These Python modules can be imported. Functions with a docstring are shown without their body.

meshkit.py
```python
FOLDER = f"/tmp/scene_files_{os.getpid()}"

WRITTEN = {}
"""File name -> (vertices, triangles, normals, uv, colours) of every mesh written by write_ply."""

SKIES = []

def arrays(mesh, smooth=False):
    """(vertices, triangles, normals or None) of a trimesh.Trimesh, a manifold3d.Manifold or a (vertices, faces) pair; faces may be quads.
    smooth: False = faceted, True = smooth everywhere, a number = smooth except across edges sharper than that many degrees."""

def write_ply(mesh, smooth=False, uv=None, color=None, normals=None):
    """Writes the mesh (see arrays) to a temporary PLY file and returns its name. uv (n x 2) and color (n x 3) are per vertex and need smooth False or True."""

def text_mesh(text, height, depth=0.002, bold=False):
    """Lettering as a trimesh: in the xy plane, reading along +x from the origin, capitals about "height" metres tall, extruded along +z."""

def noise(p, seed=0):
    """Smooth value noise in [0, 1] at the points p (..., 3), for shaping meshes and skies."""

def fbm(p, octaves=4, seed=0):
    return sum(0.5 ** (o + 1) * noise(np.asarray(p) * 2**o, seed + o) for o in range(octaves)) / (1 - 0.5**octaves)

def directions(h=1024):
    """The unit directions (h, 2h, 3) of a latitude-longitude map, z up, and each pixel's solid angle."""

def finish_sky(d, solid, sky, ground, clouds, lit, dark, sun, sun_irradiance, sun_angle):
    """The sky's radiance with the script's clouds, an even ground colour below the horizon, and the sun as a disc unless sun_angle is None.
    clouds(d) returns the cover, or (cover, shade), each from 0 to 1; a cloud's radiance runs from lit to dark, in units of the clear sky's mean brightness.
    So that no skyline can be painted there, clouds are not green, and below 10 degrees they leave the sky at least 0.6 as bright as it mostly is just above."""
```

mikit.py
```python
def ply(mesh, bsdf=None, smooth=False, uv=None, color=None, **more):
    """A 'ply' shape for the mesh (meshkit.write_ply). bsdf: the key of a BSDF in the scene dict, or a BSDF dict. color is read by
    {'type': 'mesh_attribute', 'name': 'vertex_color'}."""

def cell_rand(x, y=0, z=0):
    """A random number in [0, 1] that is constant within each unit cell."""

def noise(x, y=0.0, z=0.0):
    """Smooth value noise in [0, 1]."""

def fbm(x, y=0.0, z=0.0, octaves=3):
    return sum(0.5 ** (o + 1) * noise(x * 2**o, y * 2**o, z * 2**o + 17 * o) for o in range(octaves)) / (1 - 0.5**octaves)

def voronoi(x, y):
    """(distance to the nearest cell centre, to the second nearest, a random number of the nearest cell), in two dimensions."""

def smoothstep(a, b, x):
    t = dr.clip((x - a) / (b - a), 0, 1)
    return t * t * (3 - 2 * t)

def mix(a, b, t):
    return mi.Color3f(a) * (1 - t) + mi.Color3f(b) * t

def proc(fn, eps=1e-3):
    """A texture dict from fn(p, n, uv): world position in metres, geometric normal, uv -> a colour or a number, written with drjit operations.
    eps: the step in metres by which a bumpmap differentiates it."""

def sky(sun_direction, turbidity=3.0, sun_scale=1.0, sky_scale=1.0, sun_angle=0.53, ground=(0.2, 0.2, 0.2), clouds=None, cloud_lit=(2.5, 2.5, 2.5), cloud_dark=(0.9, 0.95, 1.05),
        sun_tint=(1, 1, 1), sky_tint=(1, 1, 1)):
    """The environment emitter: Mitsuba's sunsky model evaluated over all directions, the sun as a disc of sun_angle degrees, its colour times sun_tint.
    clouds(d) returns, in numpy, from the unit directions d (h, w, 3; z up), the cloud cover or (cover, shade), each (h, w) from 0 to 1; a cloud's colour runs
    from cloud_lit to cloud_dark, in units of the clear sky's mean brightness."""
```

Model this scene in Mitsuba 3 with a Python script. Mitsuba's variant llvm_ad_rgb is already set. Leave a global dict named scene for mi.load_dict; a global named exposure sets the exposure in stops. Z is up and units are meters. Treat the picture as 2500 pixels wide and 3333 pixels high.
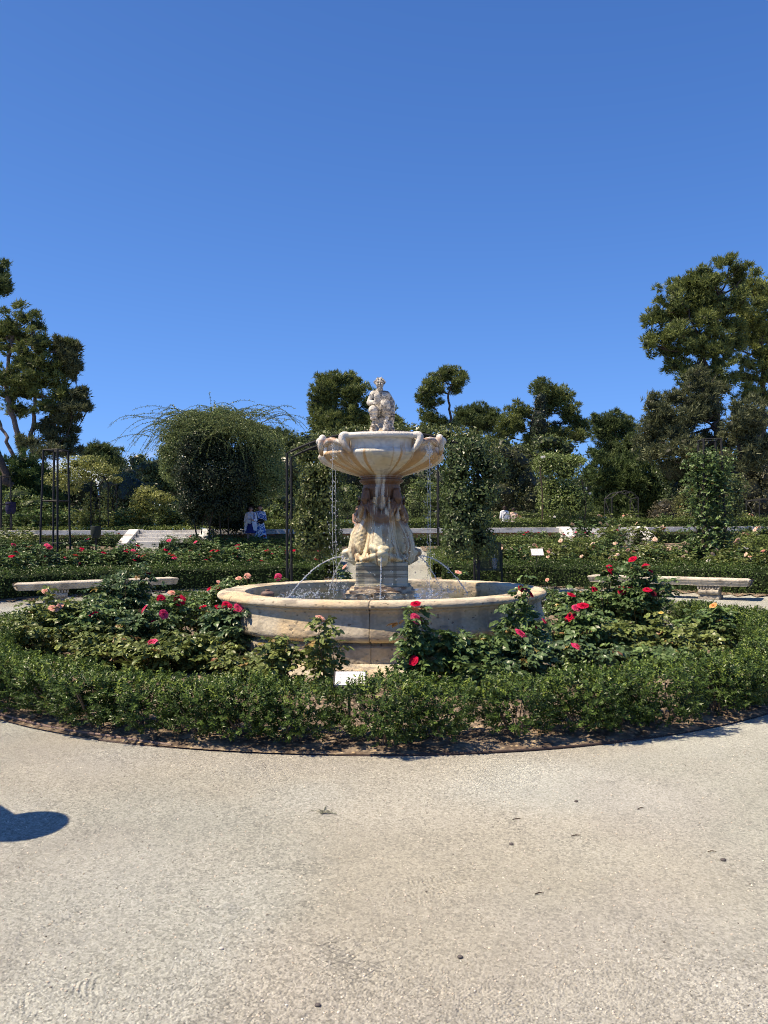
import math
import numpy as np
import trimesh
import manifold3d as m3
import drjit as dr
import mitsuba as mi
import mikit
from meshkit import noise as vnoise, fbm as vfbm

# ------------------------------------------------------------------ camera, sky, exposure
T = mi.ScalarTransform4f
F, CX, CY, EYE = 2503.0, 1250.0, 1666.5, np.array([0, 0, 1.5])      # focal length and centre in pixels of the 2500 x 3333 frame
PITCH, ROLL = math.radians(1.64), math.radians(0.33)
fwd = np.array([0, math.cos(PITCH), math.sin(PITCH)])
up0 = np.array([0, -math.sin(PITCH), math.cos(PITCH)])
rgt = math.cos(ROLL) * np.array([1.0, 0, 0]) - math.sin(ROLL) * up0
upv = math.cos(ROLL) * up0 + math.sin(ROLL) * np.array([1.0, 0, 0])
SUN = np.array([-0.975 * math.cos(math.radians(58)), -0.222 * math.cos(math.radians(58)), math.sin(math.radians(58))])
exposure = 1.8
scene, labels = {}, {}
scene['camera'] = {'type': 'perspective', 'fov_axis': 'x', 'fov': 2 * math.degrees(math.atan(1250 / F)), 'near_clip': 0.05, 'far_clip': 3000.0,
                   'to_world': T().look_at(origin=EYE.tolist(), target=(EYE + fwd).tolist(), up=upv.tolist())}


def wisps(d):
    """small white clouds low above the horizon on the far side of the garden, almost all of them behind the trees"""
    az, el = np.degrees(np.arctan2(d[..., 0], d[..., 1])), np.degrees(np.arcsin(d[..., 2]))
    n = vfbm(np.stack([az * 0.22, el * 0.5, az * 0 + 3.0], -1), 5, 7)
    return np.clip((n - 0.60) * 7, 0, 1) * np.clip((7.0 - el) / 2.0, 0, 1) * np.clip((-11.0 - az) / 4.0, 0, 1) * np.clip((el - 0.5) / 1.5, 0, 1) * 0.9


scene['sky'] = mikit.sky(SUN, turbidity=2.6, sun_scale=1.6, clouds=wisps, sky_tint=(0.62, 0.89, 1.3), sun_tint=(1.0, 1.0, 0.98))


def at(u, v, y):
    """the point of the garden seen at photo pixel (u, v) that stands y metres in front of the camera"""
    d = fwd + rgt * (u - CX) / F + upv * (CY - v) / F
    return EYE + d * (y / d[1])


FC = np.array([-0.033, 10.3])                                        # the fountain's axis
def tz(x, y):
    """height of the ground: a level round plaza, beds rising gently beyond it, a terrace behind the low wall"""
    r = np.hypot(np.asarray(x, float) - FC[0], np.asarray(y, float) - FC[1])
    z = np.interp(r, [0, 10.7, 14.8, 17, 19, 24, 400], [0, 0, 0.78, 0.9, 1.04, 1.1, 1.1])
    back = np.clip((np.asarray(y, float) - 29.75) / 0.3, 0, 1)
    z = z * (1 - back) + 1.62 * back
    front = np.clip((9.0 - np.asarray(y, float)) / 6.0, 0, 1)
    return z * (1 - front)


# ------------------------------------------------------------------ materials
def ref(k): return {'type': 'ref', 'id': k}
def rgb(c): return {'type': 'rgb', 'value': list(map(float, c))}
def principled(c, rough=0.7, **k):
    return {'type': 'principled', 'base_color': c if isinstance(c, dict) else rgb(c), 'roughness': rough, **k}
def twosided(b): return {'type': 'twosided', 'b': b}
def bump(b, fn, eps, scale=1.0): return {'type': 'bumpmap', 'tex': mikit.proc(fn, eps=eps), 'scale': scale, 'b': b}
N_, FB, MIX, SS = mikit.noise, mikit.fbm, mikit.mix, mikit.smoothstep


def sand_col(p, n, uv):
    big = FB(p.x * 0.9, p.y * 0.9, 1.0, 3)
    mid = FB(p.x * 6, p.y * 6, 4.0, 4)
    d1, d2, r = mikit.voronoi(p.x * 95, p.y * 95)
    e1, e2, q = mikit.voronoi(p.x * 42 + 3, p.y * 42)
    grit = FB(p.x * 150, p.y * 150, 2.0, 2)
    c = MIX((0.272, 0.276, 0.240), (0.315, 0.322, 0.288), SS(0.3, 0.7, big))
    c = MIX(c, (0.30, 0.265, 0.20), SS(0.54, 0.75, FB(p.x * 0.55 + 9, p.y * 0.55, 5.0, 3)) * 0.4)
    c = MIX(c, (0.268, 0.255, 0.230), SS(0.52, 0.72, FB(p.x * 0.7 + 2, p.y * 0.7, 8.0, 3)) * 0.4)
    loose = SS(0.42, 0.62, FB(p.x * 1.6, p.y * 1.6, 3.0, 3))          # loose grit here, trodden smooth there
    k = 0.93 + 0.16 * (mid - 0.5) + (0.34 + 0.16 * loose) * (r - 0.5) + (0.06 + 0.08 * loose) * (q - 0.5) + 0.46 * (grit - 0.5)
    dark = SS(0.94, 0.98, r) * SS(0.55, 0.35, d1) * (0.25 + 0.3 * loose)
    return c * k * (1 - dark * 0.6)
TREADS = [(0.35, 2.5, 0.6, 0.09, 0.16), (0.15, 2.62, 0.6, 0.08, 0.07), (-0.55, 3.05, -0.5, 0.1, 0.2), (0.2, 3.3, 0.3, 0.12, 0.2), (-0.35, 3.55, -0.35, 0.11, 0.22),
          (0.75, 4.35, 0.2, 0.1, 0.2), (-1.25, 3.0, 0.9, 0.1, 0.18), (1.3, 4.6, -0.2, 0.1, 0.2), (-0.1, 2.75, -0.9, 0.1, 0.2), (1.0, 2.9, 1.2, 0.1, 0.2), (-1.0, 2.55, 0.3, 0.1, 0.2), (-1.65, 3.95, 0.2, 0.12, 0.24)]
def sand_bump(p, n, uv):
    d1, d2, r = mikit.voronoi(p.x * 105, p.y * 105)
    h = 0.0045 * (1 - SS(0.1, 0.75, d1)) * (0.35 + r) + 0.014 * FB(p.x * 9, p.y * 9, 0.5, 3) + 0.006 * FB(p.x * 45, p.y * 45, 0.5, 2)
    for x, y, a, rw, rl in TREADS:                                   # prints of ribbed shoe soles pressed into the sand
        ca, sa = math.cos(a), math.sin(a)
        s, t = (p.x - x) * ca + (p.y - y) * sa, -(p.x - x) * sa + (p.y - y) * ca
        m = SS(1.0, 0.75, dr.square(s / rl) + dr.square(t / rw)) * SS(0.35, 0.6, N_(p.x * 14, p.y * 14, a))
        h = h - m * 0.0028 * (1 + dr.sin(s * 300 + 1.5 * dr.sin(t * 40))) - m * 0.002
    return h
def soil_col(p, n, uv):
    a = FB(p.x * 9, p.y * 9, 2, 4)
    d1, d2, r = mikit.voronoi(p.x * 34, p.y * 34)
    c = MIX((0.120, 0.090, 0.068), (0.248, 0.200, 0.152), SS(0.3, 0.7, a))
    return MIX(c, (0.336, 0.264, 0.160), SS(0.80, 0.86, r) * SS(0.4, 0.3, d1)) * (0.55 + 0.4 * r)
def soil_bump(p, n, uv): return 0.05 * FB(p.x * 14, p.y * 14, p.z, 4)
def ang(p): return dr.atan2(p.x - FC[0], -(p.y - FC[1]))
def lime_col(p, n, uv):
    a = ang(p)
    big = FB(p.x * 2.2, p.y * 2.2, p.z * 2.2, 4)
    fine = FB(p.x * 40, p.y * 40, p.z * 40, 3)
    streak = FB(a * 22, p.z * 1.3, 3.0, 3)
    c = MIX((0.392, 0.350, 0.269), (0.420, 0.332, 0.210), SS(0.38, 0.68, big))
    c = MIX(c, (0.238, 0.203, 0.154), SS(0.48, 0.70, streak) * 0.7 * SS(0.8, 0.6, p.z))
    pit = SS(0.73, 0.80, FB(p.x * 26, p.y * 26, p.z * 26, 2))
    c = MIX(c, (0.112, 0.091, 0.070), pit * 0.75)
    return MIX(c, (0.154, 0.140, 0.119), SS(0.54, 0.74, FB(p.x * 5 + 7, p.y * 5, p.z * 9, 4)) * 0.75) * (0.78 + 0.44 * fine)
def stone_bump(p, n, uv):
    return 0.010 * FB(p.x * 38, p.y * 38, p.z * 38, 3) - 0.004 * SS(0.7, 0.8, FB(p.x * 26, p.y * 26, p.z * 26, 2)) + 0.014 * FB(p.x * 7, p.y * 7, p.z * 7, 2)
def marble_col(p, n, uv):
    a = ang(p)
    warp = FB(p.x * 4, p.y * 4, p.z * 4, 3)
    vein = SS(0.055, 0.0, dr.abs(FB(p.x * 3.1 + warp, p.y * 3.1, p.z * 5 + warp * 2, 3) - 0.5))
    c = MIX((0.462, 0.441, 0.395), (0.420, 0.364, 0.252), SS(0.40, 0.66, FB(p.x * 3, p.y * 3, p.z * 2.2 + 5, 4)) * SS(2.66, 2.45, p.z))
    c = MIX(c, (0.231, 0.231, 0.238), vein * 0.4)
    d = dr.abs(dr.sin(2 * a))                                        # 1 at the four spouts between the sides
    run = FB(a * 16, p.z * 2.1, 1.0, 4)
    rust = SS(0.50, 0.66, run * 0.72 + 0.28 * d) * SS(2.72, 2.5, p.z)
    c = MIX(c, (0.329, 0.189, 0.070), rust * 0.85)
    neck = SS(2.36, 2.22, p.z) * SS(1.58, 1.80, p.z)
    brown = SS(0.33, 0.50, 0.55 * FB(a * 9 + 3, p.z * 3.0, 2.0, 4) + 0.45 * d * SS(1.7, 2.0, p.z) + 0.1 * SS(1.95, 1.75, p.z))
    c = MIX(c, (0.084, 0.038, 0.021), neck * brown * 0.92)
    spout = SS(0.87, 0.98, d) * SS(2.60, 2.70, p.z) * SS(2.79, 2.70, p.z) * SS(0.35, 0.6, FB(p.x * 18, p.y * 18, p.z * 18, 2))
    c = MIX(c, (0.210, 0.091, 0.035), spout * 0.8)
    gar = SS(1.88, 1.80, p.z) * SS(1.50, 1.64, p.z) * SS(0.85, 0.5, d) * SS(0.34, 0.52, FB(a * 12 + 5, p.z * 9.0, 4.0, 4))
    c = MIX(c, (0.10, 0.045, 0.022), gar * 0.85)
    lower = SS(1.66, 1.5, p.z)
    c = MIX(c, (0.420, 0.385, 0.252), lower * 0.75)
    c = MIX(c, (0.189, 0.119, 0.063), lower * SS(0.56, 0.70, FB(a * 14, p.z * 2.5, 8.0, 4)) * 0.8)
    return c * (1.06 + 0.32 * FB(p.x * 30, p.y * 30, p.z * 30, 2))
def marble_bump(p, n, uv): return 0.004 * FB(p.x * 30, p.y * 30, p.z * 30, 3) + 0.004 * FB(p.x * 90, p.y * 90, p.z * 20, 2)
def statue_col(p, n, uv):
    g = FB(p.x * 9, p.y * 9, p.z * 9, 4)
    c = MIX((0.499, 0.468, 0.413), (0.312, 0.292, 0.265), SS(0.45, 0.7, g))
    c = MIX(c, (0.078, 0.074, 0.070), SS(0.53, 0.66, FB(p.x * 30, p.y * 30, p.z * 22 + 4, 4)) * 0.8)
    low = SS(3.02, 2.82, p.z)
    c = MIX(c, (0.437, 0.320, 0.172), low * SS(0.42, 0.6, FB(p.x * 15, p.y * 15, p.z * 15, 3)) * 0.85)
    return MIX(c, (0.086, 0.055, 0.031), low * SS(0.6, 0.72, FB(p.x * 22 + 2, p.y * 22, p.z * 22, 3)) * 0.8)
def plinth_col(p, n, uv):
    s = FB(p.x * 0.9, p.y * 0.9, p.z * 26, 4)
    v = FB(p.x * 22, p.y * 22, p.z * 1.0, 3)
    c = MIX((0.235, 0.220, 0.155), (0.400, 0.370, 0.280), SS(0.35, 0.66, v))
    return MIX(c, (0.104, 0.092, 0.068), SS(0.52, 0.66, s) * 0.8)
def plinth_bump(p, n, uv): return 0.012 * FB(p.x * 1.5, p.y * 1.5, p.z * 30, 3) + 0.005 * FB(p.x * 30, p.y * 30, p.z * 30, 2)
def rock_col(p, n, uv):
    g = FB(p.x * 12, p.y * 12, p.z * 20, 4)
    return MIX((0.165, 0.120, 0.083), (0.435, 0.360, 0.255), SS(0.32, 0.62, g))
def rock_bump(p, n, uv): return 0.03 * FB(p.x * 16, p.y * 16, p.z * 34, 4)
def coping_col(p, n, uv):
    g = FB(p.x * 2.5, p.y * 2.5, p.z * 6, 4)
    return MIX((0.528, 0.520, 0.496), (0.336, 0.328, 0.312), SS(0.5, 0.75, g)) * (0.85 + 0.3 * FB(p.x * 25, p.y * 25, p.z * 25, 2))
def bench_col(p, n, uv):
    g = FB(p.x * 5, p.y * 5, p.z * 5, 4)
    c = MIX((0.421, 0.382, 0.312), (0.265, 0.234, 0.191), SS(0.42, 0.70, g))
    return MIX(c, (0.101, 0.094, 0.082), SS(0.62, 0.76, FB(p.x * 16, p.y * 16, p.z * 16, 4)) * 0.75)
def brick_col(p, n, uv):
    u, v = mi.Float(p.x * 4), mi.Float(p.z * 13)
    row = dr.floor(v)
    fu, fv = u + row * 0.5 - dr.floor(u + row * 0.5), v - row
    m = SS(0.0, 0.05, fu) * SS(0.0, 0.14, fv)
    return MIX((0.3, 0.26, 0.22), MIX((0.30, 0.115, 0.06), (0.40, 0.17, 0.09), mikit.cell_rand(dr.floor(u + row * 0.5), row, 3)), m)
def bark_col(p, n, uv):
    g = FB(p.x * 5, p.y * 5, p.z * 1.6, 4)
    return MIX((0.06, 0.045, 0.038), (0.23, 0.18, 0.15), SS(0.35, 0.65, g))
def floor_col(p, n, uv):
    return MIX((0.085, 0.115, 0.095), (0.20, 0.205, 0.15), FB(p.x * 4, p.y * 4, 1.0, 4))
def dress_col(p, n, uv):
    g = FB(p.x * 22, p.y * 22, p.z * 20, 3)
    return MIX((0.68, 0.72, 0.80), (0.05, 0.13, 0.40), SS(0.47, 0.55, g))

M = scene
M['mat_sand'] = twosided(bump(principled(mikit.proc(sand_col), 0.95, specular=0.2), sand_bump, 0.002))
M['mat_soil'] = twosided(bump(principled(mikit.proc(soil_col), 0.95, specular=0.1), soil_bump, 0.006))
M['mat_lime'] = twosided(bump(principled(mikit.proc(lime_col), 0.85, specular=0.3), stone_bump, 0.004))
M['mat_marble'] = twosided(bump(principled(mikit.proc(marble_col), 0.5, specular=0.4), marble_bump, 0.004))
M['mat_statue'] = twosided(bump(principled(mikit.proc(statue_col), 0.75, specular=0.3), marble_bump, 0.004))
M['mat_plinth'] = twosided(bump(principled(mikit.proc(plinth_col), 0.6), plinth_bump, 0.004))
M['mat_rock'] = twosided(bump(principled(mikit.proc(rock_col), 0.7), rock_bump, 0.006))
M['mat_coping'] = twosided(principled(mikit.proc(coping_col), 0.85, specular=0.3))
M['mat_bench'] = twosided(bump(principled(mikit.proc(bench_col), 0.85, specular=0.3), stone_bump, 0.006))
M['mat_brick'] = twosided(principled(mikit.proc(brick_col), 0.9))
M['mat_bark'] = twosided(principled(mikit.proc(bark_col), 0.9, specular=0.1))
M['mat_pool'] = twosided(principled(mikit.proc(floor_col), 0.9))
M['mat_water'] = {'type': 'thindielectric', 'int_ior': 1.33}
M['mat_splash'] = principled((0.93, 0.95, 0.97), 0.12, spec_trans=0.55, eta=1.33)
M['mat_metal'] = twosided(principled((0.014, 0.015, 0.016), 0.45))
M['mat_pipe'] = twosided(principled((0.13, 0.085, 0.07), 0.6))
M['mat_white'] = twosided(principled((0.75, 0.75, 0.74), 0.5))
VC = {'type': 'mesh_attribute', 'name': 'vertex_color'}
def leafy(rough, spec, trans, gloss):
    """a leaf: part thin translucent tissue, part waxy upper face"""
    return {'type': 'blendbsdf', 'weight': gloss, 'thin': {'type': 'principledthin', 'base_color': VC, 'roughness': 0.6, 'diff_trans': trans},
            'waxy': twosided({'type': 'principled', 'base_color': VC, 'roughness': rough, 'specular': spec})}
M['mat_leaf'] = leafy(0.38, 0.6, 0.75, 0.52)
M['mat_needle'] = leafy(0.5, 0.3, 0.75, 0.5)
M['mat_wood'] = twosided(principled({'type': 'mesh_attribute', 'name': 'vertex_color'}, 0.85, specular=0.2))
M['mat_petal'] = {'type': 'principledthin', 'base_color': {'type': 'mesh_attribute', 'name': 'vertex_color'}, 'roughness': 0.55, 'diff_trans': 0.7, 'eta': 1.3}
M['mat_paint'] = twosided(principled({'type': 'mesh_attribute', 'name': 'vertex_color'}, 0.7, specular=0.3))
M['mat_dress'] = twosided(principled(mikit.proc(dress_col), 0.8, specular=0.2))

# ------------------------------------------------------------------ helpers
used = {}
def numbered(name):
    k = used.get(name, 0)
    used[name] = k + 1
    return name if k == 0 else f'{name}_{k:03d}'
def tag(key, label=None, cat=None, group=None, kind=None):
    labels[key] = {k: v for k, v in dict(label=label, category=cat, group=group, kind=kind).items() if v}
def thing(name, label, cat, group=None):
    key = numbered(name)
    tag(key, label, cat, group)
    return key
def add(name, mesh, bsdf, parent=None, smooth=False, color=None, label=None, kind=None, **k):
    key = numbered(f'{parent}__{name}' if parent else name)
    scene[key] = mikit.ply(mesh, bsdf, smooth=smooth, color=color, **k)
    if label or kind: tag(key, label, None, None, kind)
    return key
def flat(mesh, c):
    v = np.asarray(mesh.vertices if hasattr(mesh, 'vertices') else mesh[0])
    return np.tile(np.asarray(c, float), (len(v), 1))
def solid(name, mesh, c, parent=None, bsdf='mat_paint', smooth=False, **k):
    """a mesh of one plain colour"""
    if smooth not in (True, False):
        mesh = trimesh.graph.smooth_shade(mesh, angle=math.radians(smooth), facet_minarea=None)
        smooth = True
    return add(name, mesh, bsdf, parent, smooth, flat(mesh, c), **k)
def box(c, s, rz=0.0, bevel=0.0):
    m = trimesh.creation.box(s)
    if bevel:
        a = np.array(s) / 2
        pts = [np.array([sx, sy, sz]) * (a - b) for sx in (-1, 1) for sy in (-1, 1) for sz in (-1, 1)
               for b in (np.array([bevel, bevel, 0]), np.array([0, bevel, bevel]), np.array([bevel, 0, bevel]))]
        m = trimesh.convex.convex_hull(np.array(pts))
    if rz: m.apply_transform(trimesh.transformations.rotation_matrix(rz, [0, 0, 1]))
    m.apply_translation(c)
    return m
def tube(P, R, sides=6, cap=True):
    P = np.asarray(P, float); R = np.broadcast_to(R, (len(P),)).astype(float)
    t = np.gradient(P, axis=0); t /= np.linalg.norm(t, axis=1, keepdims=True) + 1e-12
    a = np.zeros_like(P); prev = np.array([0, 0, 1.0]) if abs(t[0, 2]) < 0.9 else np.array([1.0, 0, 0])
    for i in range(len(P)):
        x = prev - t[i] * (prev @ t[i]); x /= np.linalg.norm(x) + 1e-12; a[i] = prev = x
    b = np.cross(t, a); g = np.arange(sides) * 2 * np.pi / sides
    v = (P[:, None] + R[:, None, None] * (np.cos(g)[None, :, None] * a[:, None] + np.sin(g)[None, :, None] * b[:, None])).reshape(-1, 3)
    i, j = np.meshgrid(np.arange(len(P) - 1), np.arange(sides), indexing='ij')
    j2 = (j + 1) % sides
    q = np.stack([i * sides + j, i * sides + j2, (i + 1) * sides + j2, (i + 1) * sides + j], -1).reshape(-1, 4)
    f = np.vstack([q[:, [0, 1, 2]], q[:, [0, 2, 3]]])
    if cap:
        k, n = np.arange(1, sides - 1), (len(P) - 1) * sides
        f = np.vstack([f, np.stack([k * 0, k + 1, k], 1), np.stack([k * 0 + n, n + k, n + k + 1], 1)])
    return trimesh.Trimesh(v, f, process=False)
def cat(ms): return trimesh.util.concatenate(ms)
def lathe(prof, n=96, a0=0.0, a1=2 * np.pi, c=(0, 0)):
    """open profile [(r, z)] turned about the vertical axis"""
    prof = np.asarray(prof, float); full = abs(a1 - a0 - 2 * np.pi) < 1e-6
    th = np.linspace(a0, a1, n + 1)[:n if full else n + 1]
    v = np.stack([c[0] + np.sin(th)[:, None] * prof[None, :, 0], c[1] - np.cos(th)[:, None] * prof[None, :, 0], np.broadcast_to(prof[:, 1], (len(th), len(prof)))], -1).reshape(-1, 3)
    k = len(prof); i, j = np.meshgrid(np.arange(n), np.arange(k - 1), indexing='ij'); i2 = (i + 1) % len(th)
    q = np.stack([i * k + j, i * k + j + 1, i2 * k + j + 1, i2 * k + j], -1).reshape(-1, 4)
    return trimesh.Trimesh(v, np.vstack([q[:, [0, 1, 2]], q[:, [0, 2, 3]]]), process=False)
def chaikin(p, n=2):
    p = np.asarray(p, float)
    for _ in range(n):
        q = np.empty((2 * len(p), p.shape[1])); q[0], q[-1] = p[0], p[-1]
        q[1:-1:2] = 0.75 * p[:-1] + 0.25 * p[1:]; q[2:-1:2] = 0.25 * p[:-1] + 0.75 * p[1:]
        p = q
    return p
def spline(p, n=3): return chaikin(p, n)
def flesh(bones, length=0.03, rounds=8, seg=14):
    """one continuous body: the hull of the two spheres of every bone, joined, refined and smoothed"""
    parts = []
    for p0, r0, p1, r1 in bones:
        s = [m3.Manifold.sphere(float(r), seg).translate([float(x) for x in p]) for p, r in ((p0, r0), (p1, r1))]
        parts.append(m3.Manifold.batch_hull(s))
    m = m3.Manifold.batch_boolean(parts, m3.OpType.Add).refine_to_length(length)
    g = m.to_mesh(); t = trimesh.Trimesh(g.vert_properties[:, :3], g.tri_verts, process=True)
    trimesh.smoothing.filter_taubin(t, lamb=0.5, nu=0.52, iterations=rounds)
    return t
def rough(mesh, amp, freq, seed=0):
    n = mesh.vertex_normals
    mesh.vertices = mesh.vertices + n * (amp * (vfbm(mesh.vertices * freq, 4, seed)[:, None] - 0.5) * 2)
    return mesh
class MB:
    """collects coloured triangles"""
    def __init__(s): s.v, s.f, s.c, s.n = [], [], [], 0
    def add(s, v, f, c):
        s.v.append(np.asarray(v, float)); s.f.append(np.asarray(f) + s.n); s.c.append(np.broadcast_to(np.asarray(c, float), (len(v), 3))); s.n += len(v)
    def mesh(s, m, c): s.add(m.vertices, m.faces, c)
    def get(s): return trimesh.Trimesh(np.vstack(s.v), np.vstack(s.f), process=False), np.vstack(s.c)
    def put(s, name, bsdf, parent=None, smooth=False, **k):
        m, c = s.get(); return add(name, m, bsdf, parent, smooth, c, **k)
    def leaves(s, P, D, N, L, W, C, fold=0.2, droop=0.12, big=False):
        """leaves at P pointing along D with upper side N"""
        n = len(P); L, W = np.broadcast_to(L, n)[:, None], np.broadcast_to(W, n)[:, None]
        D = D / (np.linalg.norm(D, axis=1, keepdims=True) + 1e-9); N = N - D * (N * D).sum(1, keepdims=True); N /= np.linalg.norm(N, axis=1, keepdims=True) + 1e-9
        S = np.cross(D, N); tip = P + D * L - N * L * droop
        if not big:
            a = P + D * L * 0.45 + S * W / 2 + N * W * fold; b = P + D * L * 0.45 - S * W / 2 + N * W * fold
            v = np.stack([P, a, tip, b], 1); f0 = np.array([[0, 2, 1], [0, 3, 2]])
        else:
            a, b = P + D * L * 0.3 + N * W * fold, P + D * L * 0.68 + N * (W * fold * 0.8 - L * droop * 0.4)
            m = P + D * L * 0.5
            v = np.stack([P, a + S * W * 0.46, b + S * W * 0.40, tip, b - S * W * 0.40, a - S * W * 0.46, m], 1)
            f0 = np.array([[0, 6, 1], [1, 6, 2], [2, 6, 3], [3, 6, 4], [4, 6, 5], [5, 6, 0]])
        k = v.shape[1]
        s.add(v.reshape(-1, 3), (np.arange(n)[:, None, None] * k + f0).reshape(-1, 3), np.repeat(np.broadcast_to(C, (n, 3)), k, 0))
def unit(a): return a / (np.linalg.norm(a, axis=-1, keepdims=True) + 1e-9)
def sphere_dirs(rng, n): return unit(rng.normal(size=(n, 3)))
def tones(rng, n, a, b, jit=0.18):
    """n colours between a and b"""
    t = rng.random((n, 1)); return (np.asarray(a) * (1 - t) + np.asarray(b) * t) * (1 + jit * rng.normal(size=(n, 1))).clip(0.5, 1.6)

# ------------------------------------------------------------------ ground, beds
def sheet(xs, ys, dz=0.0, mask=None, relief=0.0):
    X, Y = np.meshgrid(xs, ys)
    Z = tz(X, Y) + dz
    if relief:
        Z = Z + relief * (vfbm(np.stack([X * 3, Y * 3, X * 0], -1), 4, 3) - 0.35)
    v = np.stack([X, Y, Z], -1).reshape(-1, 3)
    i, j = np.meshgrid(np.arange(len(ys) - 1), np.arange(len(xs) - 1), indexing='ij'); w = len(xs)
    q = np.stack([i * w + j, i * w + j + 1, (i + 1) * w + j + 1, (i + 1) * w + j], -1).reshape(-1, 4)
    if mask is not None:
        c = v[q].mean(1); q = q[mask(c[:, 0], c[:, 1])]
    return trimesh.Trimesh(v, np.vstack([q[:, [0, 1, 2]], q[:, [0, 2, 3]]]), process=False)
far = np.array([1.5, 4, 9, 20, 40, 80, 160, 320, 640])
xs = np.concatenate([-22 - far[::-1], np.linspace(-22, 22, 148), 22 + far])
ys = np.concatenate([-3 - far[::-1], np.linspace(-3, 29.6, 110), np.linspace(29.75, 30.05, 4), 31 + far])
add('ground', sheet(xs, ys), 'mat_sand', smooth=True, kind='structure')
# ring bed round the fountain
rr, aa = np.linspace(2.3, 5.06, 34), np.linspace(0, 2 * np.pi, 241)
R_, A_ = np.meshgrid(rr, aa)
X_, Y_ = FC[0] + R_ * np.sin(A_), FC[1] - R_ * np.cos(A_)
Z_ = 0.012 + 0.025 * np.clip((5.06 - R_) / 0.25, 0, 1) + 0.035 * (vfbm(np.stack([X_ * 5, Y_ * 5, X_ * 0], -1), 4, 2) - 0.5) * np.clip((5.06 - R_) / 0.15, 0, 1)
i, j = np.meshgrid(np.arange(240), np.arange(33), indexing='ij')
q = np.stack([i * 34 + j, i * 34 + j + 1, (i + 1) * 34 + j + 1, (i + 1) * 34 + j], -1).reshape(-1, 4)
add('bed_soil', trimesh.Trimesh(np.stack([X_, Y_, Z_], -1).reshape(-1, 3), np.vstack([q[:, [0, 1, 2]], q[:, [0, 2, 3]]]), process=False), 'mat_soil', smooth=True, kind='structure')
def in_beds(x, y):
    r = np.hypot(x - FC[0], y - FC[1])
    path = (np.abs(x) < 1.35) | ((r > 14.45) & (r < 16.5)) | ((r > 16.4) & (np.abs(np.abs(x) - 8.0) < 1.3))
    return (r > 10.95) & ~path & (y > 4) & (y < 29.4)
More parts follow.
